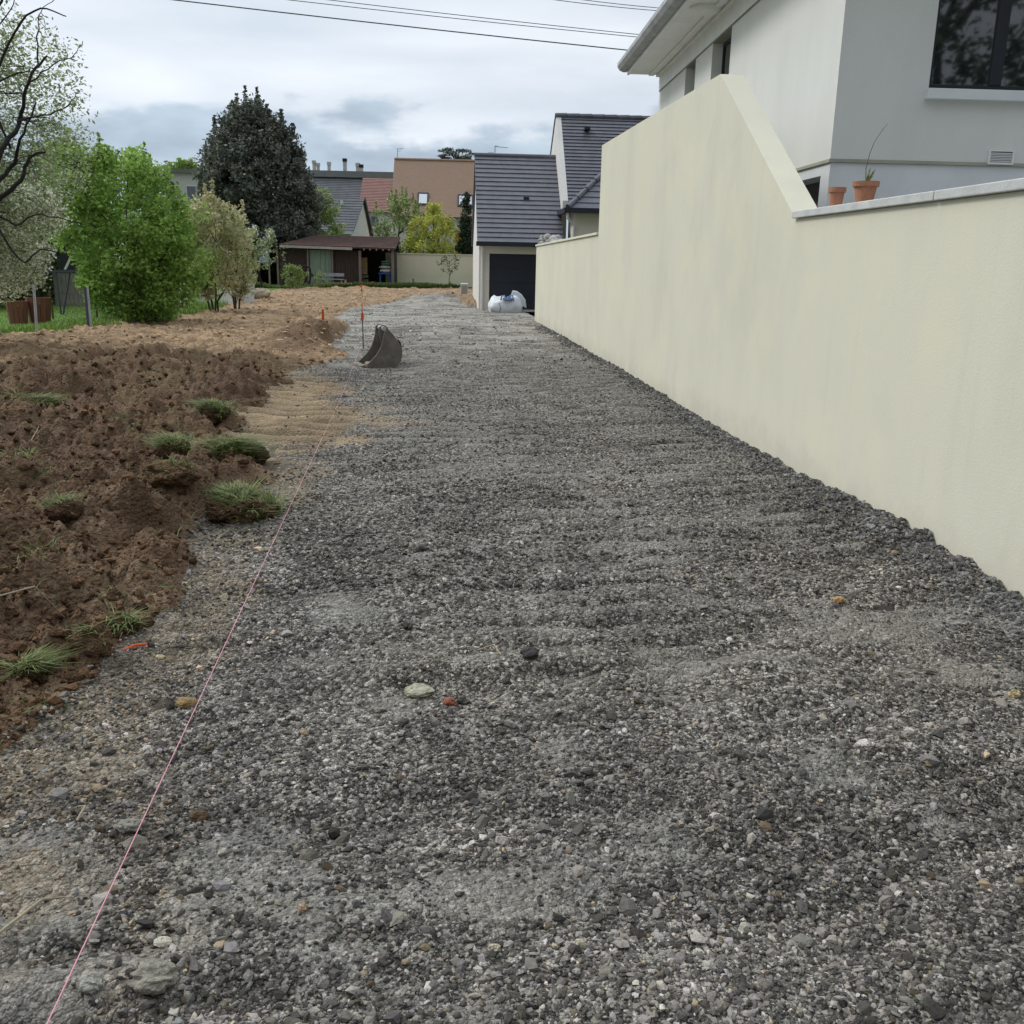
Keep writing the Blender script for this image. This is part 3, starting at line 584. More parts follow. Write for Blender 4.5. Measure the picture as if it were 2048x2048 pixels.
# ------------------------------------------------------------------ villa on the right
HX, HY = 3.92, 10.8
def villa():
    PH = lambda px, py: at_x(px, py, HX)
    PF = lambda px, py: at_y(px, py, HY)
    m_side = mat('pale_render', (.70, .705, .665), rough=.92, var=.05, scale=1.3, bump=.003, bscale=140, fine=.05, stretch=(1, 1, .4), spec=.1)
    m_grey = mat('plinth_paint', (.68, .70, .71), rough=.9, var=.06, scale=2, bump=.002, bscale=120, fine=.04)
    m_white = mat('white_paint', (.78, .785, .77), rough=.6, var=.06, scale=3)
    m_dark = mat('anthracite_frame', (.016, .018, .024), rough=.4, var=.05, spec=.5)
    m_glass = mat_glass('window_glass')
    zp = PH(1661, 317)[2]; yf = PH(1318, 200)[1]; zs = PH(1318, 152)[2]; zb = PH(1319, 182)[2]
    X1 = 13.; zt = 1.55
    e = empty('house', (HX, HY, zt), 'pale rendered villa with wide white eaves standing above the tall cream wall', 'house')
    # openings in the side wall (two small windows)
    w1 = (PH(1425, 100)[1], PH(1461, 100)[1]); w2 = (PH(1371, 150)[1], PH(1390, 150)[1]); wz = PH(1425, 158)[2]-.25
    t = .30
    b = MB(); ys = sorted([w1[1], w1[0], w2[1], w2[0]])
    b.box(HX, HX+t, HY+t, ys[0], zp, zb-.02); b.box(HX, HX+t, ys[1], ys[2], zp, zb-.02); b.box(HX, HX+t, ys[3], yf, zp, zb-.02)
    for a, c in ((ys[0], ys[1]), (ys[2], ys[3])): b.box(HX, HX+t, a, c, zp, wz)
    # front wall with the wide window opening
    q = PF(1857, 178); fx0, fz0 = q[0], q[2]; fx1 = fx0+2.3; fz1 = fz0+1.6
    b.box(HX, fx0, HY, HY+t, zp, zs); b.box(fx1, X1, HY, HY+t, zp, zs); b.box(fx0, fx1, HY, HY+t, zp, fz0); b.box(fx0, fx1, HY, HY+t, fz1, zs)
    b.box(HX, X1, yf, yf+.01, zp, zs); b.build('wall', m_side, e)
    # groove line, plinth
    MB().box(HX-.012, HX+t, HY-.012, yf, zp-.035, zp-.002).box(HX+t+.001, X1, HY-.012, HY+t, zp-.035, zp-.002).build('string_course', mat('groove_mat', (.36, .36, .29)), e)
    zpl = PH(1661, 346)[2]
    MB().box(HX+.012, HX+t, HY+t-.019, yf, zpl, zp-.037).build('plinth', m_grey, e)
    MB().box(HX+.012, X1, HY+.012, HY+t-.02, zt, zp-.037).build('plinth', m_grey, e)
    MB().box(HX+t-.03, HX+t, HY+t, yf, zt, zpl).build('basement_recess', mat('recess_shade_mat', (.10, .10, .115), var=.1), e)  # dark sheet: shade of the void under the plinth put into its colour
    # frieze and eaves
    MB().box(HX-.02, HX+t, HY-.02, yf, zb, zs-.002).build('frieze', m_white, e)
    MB().box(HX-.010, HX+.2, HY-.01, yf, zb-.022, zb-.002).build('frieze_line', mat('frieze_line_mat', (.25, .25, .22)), e)
    ex = PH(1318, 152); so = at_y(1259, 148, yf)[0]; ov = HX-so; yo = HY-ov
    b = MB().box(so, X1, yo, yf+.05, zs, zs+.035)
    b.build('soffit', m_white, e)
    MB().box(so+ov*.62, so+ov*.78, yo+.2, yf, zs-.03, zs-.001).box(HX-.09, HX-.02, HY-.09, yf, zs-.05, zs-.001).build('soffit_moulding', m_white, e)
    go = at_y(1237, 132, yf)[0]
    MB().box(so-.04, so-.002, yo-.04, yf+.05, zs-.02, zs+.20).box(so, X1, yo-.04, yo-.002, zs-.02, zs+.2).build('fascia', m_white, e)
    g = MB(); gw = so-.04-go; prof = [(0, 0), (-gw*.35, 0), (-gw*.75, .03), (-gw, .10), (-gw, .17), (-gw*.9, .17), (0, .17)]
    g.prism([(so-.042+u, yo-.1, zs+.05+v) for u, v in prof], (0, yf-yo+.25, 0)); g.build('gutter', mat('zinc_gutter', (.36, .37, .38), rough=.55, var=.25, scale=4, bump=.004, bscale=10), e)
    # hip roof behind the gutter
    zr = zs+.2; rz2 = zr+2.1; mx = (so+X1)/2
    b = MB(); b.add([(so-.1, yo-.1, zr), (X1+.7, yo-.1, zr), (X1+.7, yf+.1, zr), (so-.1, yf+.1, zr), (mx, yo+4.5, rz2), (mx, yf-4.5, rz2)],
                    [(0, 1, 4), (1, 2, 5, 4), (2, 3, 5), (3, 0, 4, 5), (0, 3, 2, 1)]); b.build('roof', mat('villa_tiles', (.14, .11, .10), bump=.02, bscale=8), e)
    # round ceiling lamp in the soffit
    s_ = PH(1408, 22); cpt = at_z(1410, 14, zs); MB().lathe((cpt[0], cpt[1], zs-.10), [(.12, .0), (.20, .02), (.235, .06), (.24, .10)], 36).build('soffit_lamp', m_white, e, smooth=False)
    # side windows
    for a, c in ((ys[0], ys[1]), (ys[2], ys[3])):
        f = MB(); xw = HX+.17; k = .05
        f.box(xw, xw+.06, a, a+k, wz, zb).box(xw, xw+.06, c-k, c, wz, zb).box(xw, xw+.06, a+k, c-k, wz, wz+k).box(xw, xw+.06, a+k, c-k, zb-.02-k, zb-.02)
        fr = f.build('window', m_dark, e); MB().box(xw+.02, xw+.04, a+k, c-k, wz+k, zb-.02-k).build('pane', m_glass, fr)
    # front window: frame, mullion, panes, sill
    k = .07; yw = HY+.10; f = MB(); mxx = fx0+ (PF(1997, 100)[0]-fx0)
    f.box(fx0, fx0+k, yw, yw+.07, fz0, fz1).box(fx1-k, fx1, yw, yw+.07, fz0, fz1).box(fx0+k, fx1-k, yw, yw+.07, fz0, fz0+k).box(fx0+k, fx1-k, yw, yw+.07, fz1-k, fz1)
    f.box(mxx, mxx+.13, yw-.01, yw+.06, fz0+k, fz1-k); fr = f.build('window', m_dark, e, bevel=.004)
    MB().box(fx0+k, mxx, yw+.02, yw+.04, fz0+k, fz1-k).build('pane', m_glass, fr); MB().box(mxx+.13, fx1-k, yw+.02, yw+.04, fz0+k, fz1-k).build('pane', m_glass, fr)
    MB().box(fx0-.04, fx1+.04, HY-.09, HY+.10, fz0-.11, fz0-.002).build('sill', m_grey, fr, bevel=.008)
    # vent grille
    a = PF(1977, 300); c = PF(2024, 330); g = MB(); gx0, gx1, gz0, gz1 = a[0], c[0], c[2], a[2]
    g.box(gx0, gx0+.02, HY-.025, HY-.001, gz0, gz1).box(gx1-.02, gx1, HY-.025, HY-.001, gz0, gz1).box(gx0+.02, gx1-.02, HY-.025, HY-.001, gz0, gz0+.015).box(gx0+.02, gx1-.02, HY-.025, HY-.001, gz1-.015, gz1)
    gv = g.build('vent_grille', m_white, e); s2 = MB(); s3 = MB().box(gx0+.02, gx1-.02, HY-.008, HY-.002, gz0+.015, gz1-.015)
    for i in range(7):
        z_ = gz0+.018+(gz1-gz0-.04)*i/6.6; s2.hexa([(gx0+.02, HY-.022, z_-.006), (gx1-.02, HY-.022, z_-.006), (gx1-.02, HY-.008, z_+.004), (gx0+.02, HY-.008, z_+.004), (gx0+.02, HY-.022, z_-.001), (gx1-.02, HY-.022, z_-.001), (gx1-.02, HY-.008, z_+.008), (gx0+.02, HY-.008, z_+.008)])
    s2.build('slats', m_white, gv); s3.build('grille_back', m_dark, gv)
    # terrace between wall and house
    MB().box(2.85, X1, -1.5, yf, 0, zt-.002).build('terrace', mat('terrace_mat', (.30, .30, .29), var=.1, bump=.003))['kind'] = 'structure'
villa()
def pots():
    m_t = mat('terracotta', (.36, .165, .10), rough=.9, var=.18, scale=14, bump=.003, bscale=60, fine=.06)
    zt = PW(1640, 418)[2]+.02
    for i, (px, wp, hp, dy, lb) in enumerate(((1697, 50, 42, .0, 'larger terracotta pot with a thin bent orchid stem, standing on the wall coping'), (1650, 34, 40, .13, 'smaller terracotta pot left of the larger one on the wall coping'))):
        base = PW(px, 410); s_ = (base[1]+.1)/1890; x = base[0]+.13+dy*.15; y = base[1]+.05+dy
        k = y/base[1]; r = wp*s_/2; h = hp*s_; z = zt
        # sit on the coping
        S1 = PW(1592, 425); N1 = PW(2048, 378); z = N1[2]-.01+((S1[2]-.05)-(N1[2]-.01))*(y+1.5)/(S1[1]+1.5)+.058
        e = empty('flower_pot', (x, y, z), lb, 'flower pot', 'terracotta pots on the wall')
        MB().lathe((x, y, z), [(r*.62, 0), (r*.84, h*.78), (r*.98, h*.78), (r*1.0, h), (r*.88, h), (r*.84, h*.88), (.004, h*.86)], 28).build('pot', m_t, e, smooth=False)
        if i == 0:
            MB().lathe((x, y, z+h*.80), [(r*.84, 0), (r*.5, .012), (.002, .02)], 16).build('potting_soil', mat('potting_mat', (.12, .10, .075), bump=.01), e)
            st = [(x-.0, y, z+h*.8), (x-.012, y, z+h+.09), (x+.004, y, z+h+.19), (x+.03, y, z+h+.27), (x+.085, y, z+h+.36), (x+.11, y, z+h+.39)]
            # orchid
            pl = empty('orchid', (x, y, z+h), 'thin bent orchid stem with three narrow leaves rising from the larger pot', 'plant')
            MB().tube(st, [.003, .0028, .0025, .002, .0017, .001], 6).build('stem', mat('orchid_stem', (.10, .095, .06)), pl)
            b = MB(); ml = mat('orchid_leaf', (.16, .20, .05), rough=.5, col2=(.45, .42, .2), scale=30)
            for (dx, dz, wd) in ((.022, .115, .012), (.062, .105, .011), (.050, .060, .007)):
                o_ = len(b.v); pts = [(0, .0, .003), (.35, .35, wd), (.7, .75, wd*.9), (1, 1, .0015)]
                for (u, v, ww) in pts: b.v += [(x+dx*u-ww*.8, y-.004, z+h*.9+dz*v+ww*.3), (x+dx*u+ww*.8, y+.004, z+h*.9+dz*v-ww*.3)]
                for q in range(3): b.f.append((o_+2*q, o_+2*q+1, o_+2*q+3, o_+2*q+2))
            b.build('leaf', ml, pl)
pots()

# ------------------------------------------------------------------ foliage
def leaf_mat(name, c, island=.35, trans=.35, var=.2, scale=.8, col2=None, thr=(.4, .65)):
    return mat(name, c, rough=.6, var=var, scale=scale, island=island, trans=trans, spec=.25, col2=col2, thr=thr)
def leaf_quads(C, r, nper, size, elong=1.6, squash=1.):
    """nper leaf quads round each clump centre C (n,3) of radius r"""
    n = len(C)*nper; d = rng.normal(size=(n, 3)); d /= np.linalg.norm(d, axis=1, keepdims=True)
    rr = np.repeat(np.broadcast_to(r, (len(C),)), nper)[:, None]
    P = np.repeat(C, nper, 0)+d*rr*rng.uniform(0, 1, (n, 1))**.45*np.array([1, 1, squash])
    a = rng.normal(size=(n, 3)); a[:, 2] *= .7; a /= np.linalg.norm(a, axis=1, keepdims=True); b = np.cross(a, rng.normal(size=(n, 3))); b /= np.linalg.norm(b, axis=1, keepdims=True)
    s_ = size*rng.uniform(.6, 1.35, (n, 1)); a = a*s_*elong/2; b = b*s_/2
    V = np.stack([P-a, P+b*.9-a*.1, P+a, P-b*.9+a*.1], 1).reshape(-1, 3)
    return V, (np.arange(n)*4)[:, None]+np.array([[0, 1, 2, 3]])
def limb(b, p0, p1, r0, r1, wig=.12, seg=6, n=5):
    p0 = Vector(p0); p1 = Vector(p1); L_ = (p1-p0).length; pts = []
    for i in range(n+1):
        t = i/n; p = p0.lerp(p1, t); k = wig*L_*math.sin(PI*t)*.5
        pts.append(p+Vector((random.uniform(-k, k), random.uniform(-k, k), k*.6)))
    b.tube(pts, [r0+(r1-r0)*i/n for i in range(n+1)], seg, cap=False); return pts
def tree(name, base, h, crown, label, cat, lm, bm, nclump=120, nper=60, size=.08, cr=.35, group=None, stems=1, r0=.10, profile=None, hollow=.35, limbs=26, elong=1.6, seed=0, leaf2=None, spike=0, lean=0., squash=1.):
    """crown = (rx, ry, z_low, z_high) ; profile(t) -> relative radius at height t"""
    random.seed(seed); global rng; rng = np.random.default_rng(seed+100)
    e = empty(name, base, label, cat, group); bx, by, bz = base; rx, ry, zl, zh = crown
    prof = profile or (lambda t: math.sqrt(max(0, 1-(2*t-1)**2))*.9+.1)
    C = []; lob = rng.uniform(0, 6.28, 3)
    while len(C) < nclump:
        t = rng.uniform(0, 1); a = rng.uniform(0, 2*PI); q = prof(t)
        if rng.uniform(0, 1) > q*1.1+.1: continue
        q *= 1+.09*math.sin(3*a+lob[0]+4*t)+.07*math.sin(7*a+lob[1]-9*t)
        rr = math.sqrt(rng.uniform(hollow**2, 1))*q; C.append((bx+lean*t+rx*rr*math.cos(a), by+ry*rr*math.sin(a), bz+zl+(zh-zl)*t))
    C = np.array(C)
    wood = MB(); tops = []
    for s_ in range(stems):
        a = 2*PI*s_/max(stems, 1)+.5; sp = .0 if stems == 1 else .28*rx
        top = (bx+math.cos(a)*sp*2, by+math.sin(a)*sp*2, bz+zl+(zh-zl)*(.75 if stems == 1 else .55)); bs = (bx+math.cos(a)*sp*.35, by+math.sin(a)*sp*.35, bz-.05)
        pts = limb(wood, bs, top, r0/(1 if stems == 1 else 1.6), r0*.22, .10 if stems == 1 else .15, 8, 7); tops.append(pts)
    wood.build('trunk', bm, e)
    br = MB()
    for i in rng.choice(len(C), min(limbs, len(C)), replace=False):
        c = Vector(C[i]); pts = min(tops, key=lambda P: min((p-c).length for p in P)); zz = [p for p in pts if p.z < c.z-.1*h] or pts[:2]
        limb(br, zz[-1], c, r0*.32, r0*.08, .14, 5, 4)
    br.build('branches', bm, e)
    V, F4 = leaf_quads(C, cr*rng.uniform(.6, 1.25, len(C)), nper, size, elong, squash)
    if spike:
        S = C[rng.choice(len(C), spike)]+np.array([0, 0, cr*.8]); 
        for j in range(4):
            V2, F2 = leaf_quads(S+np.array([0, 0, j*cr*.35]), cr*(.28-.05*j), max(8, nper//7), size, elong); F4 = np.concatenate([F4, F2+len(V)]); V = np.concatenate([V, V2])
    np_mesh('crown', V, F4, lm, e)
    if leaf2:
        m2, frac, sz2, lb2 = leaf2; k = rng.choice(len(C), int(len(C)*frac), replace=False)
        V, F4 = leaf_quads(C[k], cr*.95, max(4, nper//3), sz2, 1.1); np_mesh('blossom', V, F4, m2, e)['label'] = lb2
    return e
bark = mat('bark', (.075, .065, .052), rough=.95, var=.3, scale=12, bump=.01, bscale=40, stretch=(1, 1, .3))
bark_dk = mat('bark_dark', (.03, .028, .026), rough=.95, var=.3, scale=12)
lf_bright = leaf_mat('leaf_bright', (.27, .41, .10), island=.40, trans=.5)
lf_dark = leaf_mat('leaf_dark', (.135, .150, .130), island=.45, trans=.2, col2=(.19, .20, .155), scale=.9)
lf_olive = leaf_mat('leaf_olive', (.42, .45, .22), island=.35, trans=.45, col2=(.52, .46, .30))
lf_yel = leaf_mat('leaf_yellow', (.50, .52, .12), island=.35)
lf_mid = leaf_mat('leaf_mid', (.26, .33, .12), island=.4)
lf_sage = leaf_mat('leaf_sage', (.30, .36, .19), island=.5)
lf_conif = leaf_mat('leaf_cypress', (.04, .062, .036), island=.4, trans=.1)
lf_hedge = leaf_mat('leaf_hedge', (.12, .16, .075), island=.45)
lf_white = leaf_mat('petals', (.80, .80, .70), island=.15, trans=.4, var=.1)

def gz(x, y): return hz1(x, y)
def put(px, Y): p = at_y(px, 560, Y); return (p[0], Y, hz1(p[0], Y))
def ztop(px, py, Y): return at_y(px, py, Y)[2]
# bright green bush
b = put(290, 24.6); s_ = 24.6/1890
tree('green_shrub', b, 4.6, (1.70, 1.4, .22, ztop(270, 308, 24.6)-b[2]), 'big bright green leafy shrub with many stems at the edge of the lawn', 'shrub', lf_bright, bark, 400, 74, .074, .33, lean=-.80, stems=6, r0=.06, hollow=.5, limbs=40, seed=1,
     profile=lambda t: (.46+.58*math.sin(PI*min(1, t*.80+.06))**.9) if t < .9 else .66, spike=30)
b = put(425, 29.5)
tree('olive_shrub', b, 3.4, (1.15, .8, .50, ztop(440, 400, 29.5)-b[2]), 'thin pale olive shrub with beige twigs right of the bright green shrub', 'shrub', lf_olive, bark, 120, 70, .058, .28, stems=4, r0=.05, hollow=.1, limbs=40, seed=2, spike=30, elong=2.2)
b = put(470, 31)
tree('olive_shrub', b, 3.4, (.75, .7, .5, ztop(480, 425, 31)-b[2]), 'second pale olive shrub, nearer the shed, behind the thin one', 'shrub', lf_olive, bark, 80, 44, .060, .26, stems=3, r0=.05, hollow=.1, limbs=30, seed=3, spike=24, elong=2.2)
b = put(520, 61)
tree('evergreen_tree', b, 12, (3.5, 3.2, .4, ztop(515, 212, 61)-b[2]), 'large dark evergreen tree towering behind the wooden shed', 'tree', lf_dark, bark_dk, 620, 130, .14, .62, r0=.30, hollow=.55, limbs=20, seed=4,
     profile=lambda t: (1.0-.08*abs(t-.2)/.2*0+.04*math.sin(t*9)) if t < .5 else max(.05, (1-((t-.5)/.5)**1.7))**.72, spike=130)
b = put(632, 64)
tree('garden_tree', b, 6, (2.0, 1.8, .8, ztop(635, 385, 64)-b[2]), 'mid green tree showing at the right side of the dark evergreen', 'tree', lf_mid, bark, 130, 70, .13, .5, r0=.12, seed=5)
b = put(800, 62)
tree('garden_tree', b, 6, (1.75, 1.5, .9, ztop(800, 396, 62)-b[2]), 'grey-green tree with upright shoots rising right behind the shed roof', 'tree', lf_mid, bark, 110, 46, .10, .38, r0=.10, seed=6, spike=50, leaf2=(lf_white, .22, .10, 'white blossom'))
b = put(868, 60)
tree('yellow_shrub', b, 4, (1.5, 1.3, .9, ztop(872, 408, 60)-b[2]), 'yellow-green shrub rising above the far beige wall', 'shrub', lf_yel, bark, 120, 60, .10, .36, r0=.08, stems=3, seed=7, spike=16,
     profile=lambda t: .25+.85*math.sin(PI*min(1, .15+t*.75)) if t < .8 else .3)
b = put(932, 60)
tree('cypress', b, 5, (.62, .6, .2, ztop(928, 382, 60)-b[2]), 'narrow dark cypress beside the gable of the slate-roofed garage', 'tree', lf_conif, bark_dk, 120, 60, .10, .26, r0=.08, seed=8, hollow=.3, profile=lambda t: (1-t)**.55*.95+.05)
# behind the left garden: hedge and dark trees
for i, (px, Y, rx, top, m_, lb) in enumerate(((60, 33, 2.6, 330, lf_hedge, 'dark green hedge tree at the back of the lawn behind the tubular frame'), (-60, 30, 2.4, 300, lf_sage, 'grey-green tree behind the lawn, cut by the left edge of the photo'),
                                             (170, 38, 2.8, 285, lf_hedge, 'tall dark green tree whose top shows behind the bright green shrub'), (345, 42, 1.4, 420, lf_bright, 'small light green tree between the bright green shrub and the evergreen'))):
    b = put(px, Y); tree('hedge_tree', b, 4, (rx, 1.4, .1, ztop(px, top, Y)-b[2]), lb, 'tree', m_, bark_dk, 150, 70, .11, .45, r0=.1, seed=20+i, hollow=.2)
# blossom trees on the left, crowns reaching into the picture
def blossom():
    global rng; rng = np.random.default_rng(77); random.seed(77)
    Y = 15.0
    P = lambda px, py, y=Y: Vector(at_y(px, py, y))
    e = empty('blossom_tree', tuple(put(-190, Y)), 'tall old fruit tree with dark limbs and small white blossom at the left edge', 'tree')
    base = Vector(put(-190, Y)); w_ = MB()
    fork = P(-120, 430)
    w_.tube([base-Vector((0, 0, .1)), base.lerp(fork, .5)+Vector((.1, 0, 0)), fork], [.16, .13, .11], 10); w_.build('trunk', bark_dk, e)
    br = MB(); ends = []
    A = [[fork, P(-20, 345), P(10, 300), P(35, 240), P(62, 165), P(95, 112)], [fork, P(-30, 385), P(20, 325), P(50, 280), P(72, 205)], [fork, P(-50, 430), P(30, 370), P(60, 318), P(95, 305)],
         [P(20, 298), P(-10, 180), P(40, 140), P(75, 133)], [fork, P(-60, 300), P(0, 110), P(75, 26), P(128, 30)], [P(0, 110), P(-5, 60), P(24, 8), P(28, -40)], [P(75, 133), P(78, 60), P(76, 20), P(120, -5)],
         [P(-40, 380), P(40, 520), P(90, 500), P(150, 510)], [P(-40, 400), P(30, 450), P(85, 430), P(170, 450)], [P(-80, 200), P(-20, 60), P(10, -30), P(40, -120)], [P(60, 165), P(100, 130), P(140, 105), P(165, 82)], [P(35, 240), P(90, 235), P(130, 215), P(165, 190)]]
    for i, pl in enumerate(A):
        k = len(pl); r0 = (.055, .045, .05, .02, .03, .014, .012, .02, .02, .03, .012, .016)[i]
        pl = [p+Vector((0, random.uniform(-.15, .15)*(j > 0), 0)) for j, p in enumerate(pl)]
        sm_ = []
        for j in range(k-1):
            a_, b_, c_, d_ = pl[max(j-1, 0)], pl[j], pl[j+1], pl[min(j+2, k-1)]
            for t in (0, .2, .4, .6, .8): sm_.append(.5*((2*b_)+(c_-a_)*t+(2*a_-5*b_+4*c_-d_)*t*t+(3*b_-a_-3*c_+d_)*t**3)+Vector((random.uniform(-.02, .02), 0, random.uniform(-.02, .02))))
        sm_.append(pl[-1]); br.tube(sm_, [max(r0*(1-.75*j/(len(sm_)-1)), .005) for j in range(len(sm_))], 7, cap=True); ends += sm_[3:]
    C = []
    while len(C) < 430:
        px = rng.uniform(-260, 175); py = rng.uniform(40, 560)
        lim = np.interp(py, [0, 60, 100, 200, 320, 400, 470, 560, 640], [60, 95, 150, 155, 190, 130, 85, 70, 60])
        if px > lim-25*rng.uniform(0, 1)**2: continue
        if py < 130 and rng.uniform(0, 1) < .6: continue
        if px > 30 and py < 340 and rng.uniform(0, 1) < .5: continue
        
        C.append(at_y(px, py, Y+.5+abs(rng.normal(0, .8))))
    for c in C[:170]:
        c = Vector(c); q = min(ends, key=lambda p: (p-c).length); limb(br, q, c, .007, .003, .3, 4, 5)
    br.build('branches', bark_dk, e)
    C = np.array(C); V, F4 = leaf_quads(C, .30, 62, .034, 2.0); np_mesh('crown', V, F4, lf_sage, e)
    V, F4 = leaf_quads(C, .30, 26, .030, 1.1); np_mesh('blossom', V, F4, lf_white, e)
    # nearer, lower pear in bloom
    Y2 = 17.5; b0 = put(-70, Y2); e = empty('blossom_tree', tuple(b0), 'lower fruit tree thick with white blossom, in front of the lawn at the left edge', 'tree')
    MB().tube([Vector(b0)-Vector((0, 0, .1)), Vector(b0)+Vector((.1, 0, 1.2)), Vector(b0)+Vector((.1, 0, 2.1))], [.08, .06, .03], 8).build('trunk', bark_dk, e)
    C = []
    while len(C) < 190:
        px = rng.uniform(-180, 125); py = rng.uniform(385, 590); lim = np.interp(py, [385, 430, 480, 540, 565, 590], [90, 118, 88, 88, 55, 20])
        if px < lim: C.append(at_y(px, py, Y2+rng.normal(0, .5)))
    br = MB(); top = Vector(b0)+Vector((.1, 0, 1.4))
    for c in C[:60]: limb(br, top+Vector((0, 0, random.uniform(-.4, .7))), c, .018, .005, .2, 5, 5)
    br.build('branches', bark_dk, e); C = np.array(C)
    V, F4 = leaf_quads(C, .25, 44, .045, 1.5); np_mesh('crown', V, F4, lf_sage, e); V, F4 = leaf_quads(C, .27, 60, .042, 1.1); np_mesh('blossom', V, F4, lf_white, e)
blossom()
# small blossoming tree before the shed's left end, and bare young tree
b = put(522, 50); tree('blossom_sapling', b, 3.4, (.85, .7, 1.1, ztop(520, 452, 50)-b[2]), 'small tree with pale blossom standing at the left end of the shed', 'tree', lf_sage, bark_dk, 46, 26, .08, .22, r0=.06, seed=31, leaf2=(lf_white, .8, .10, 'cream blossom'))
b = put(563, 51); tree('bare_sapling', b, 2.3, (.6, .4, .9, 2.2), 'nearly bare young tree with thin branches before the brown shed planks', 'tree', lf_sage, bark, 18, 5, .06, .12, r0=.035, seed=32, limbs=18)
b = put(588, 50.5); tree('rose_bush', b, 1.1, (.62, .5, .1, 1.15), 'low yellow-green bush growing before the shed', 'shrub', lf_mid, bark, 36, 46, .07, .2, r0=.02, stems=3, seed=33)
b = put(640, 51); tree('rose_bush', b, .7, (.3, .3, .05, .8), 'small green plant right of the curved black hoop', 'shrub', lf_mid, bark, 14, 30, .06, .15, r0=.015, seed=34)
# sapling before beige wall
b = put(899, 54); tree('sapling', b, 2.1, (.75, .5, .95, 1.85), 'slim young sapling with few leaves standing in front of the far beige wall', 'tree', leaf_mat('leaf_sapling', (.13, .16, .07)), bark, 30, 8, .07, .16, r0=.028, seed=35, limbs=24)
# pine behind the brown roof
b = at_y(915, 560, 100); b = (b[0], 100, 0); tree('pine_tree', b, 17, (2.1, 1.6, 11.4, ztop(915, 298, 100)), 'umbrella-shaped pine top peeping over the brown tiled roof', 'tree', lf_dark, bark_dk, 34, 60, .14, .55, r0=.2, seed=36, hollow=.1, squash=.28, limbs=34)
for i, (px, top, m_) in enumerate(((385, 326, lf_bright), (402, 322, lf_mid), (365, 330, lf_mid))):
    b = at_y(px, 560, 110); b = (b[0], 110, 0); tree('distant_tree', b, 12, (1.6, 1.5, 6, ztop(px, top, 110)), ('pale green treetop above the long flat roof, middle of three', 'round green treetop just left of the evergreen, over the flat roof', 'leftmost green treetop over the flat roof line')[i], 'tree', m_, bark, 30, 60, .3, .7, r0=.2, seed=40+i)
# conifer behind the camera, seen only as the reflection in the villa's window
tree('garden_conifer', (13.2, -6.5, 0), 13, (4.6, 3.4, 1.5, 13.5), 'dark conifer reflected in the large window of the villa', 'tree', lf_conif, bark_dk, 190, 70, .15, .60, r0=.25, seed=50, hollow=.1, profile=lambda t: 1.05-.8*t)

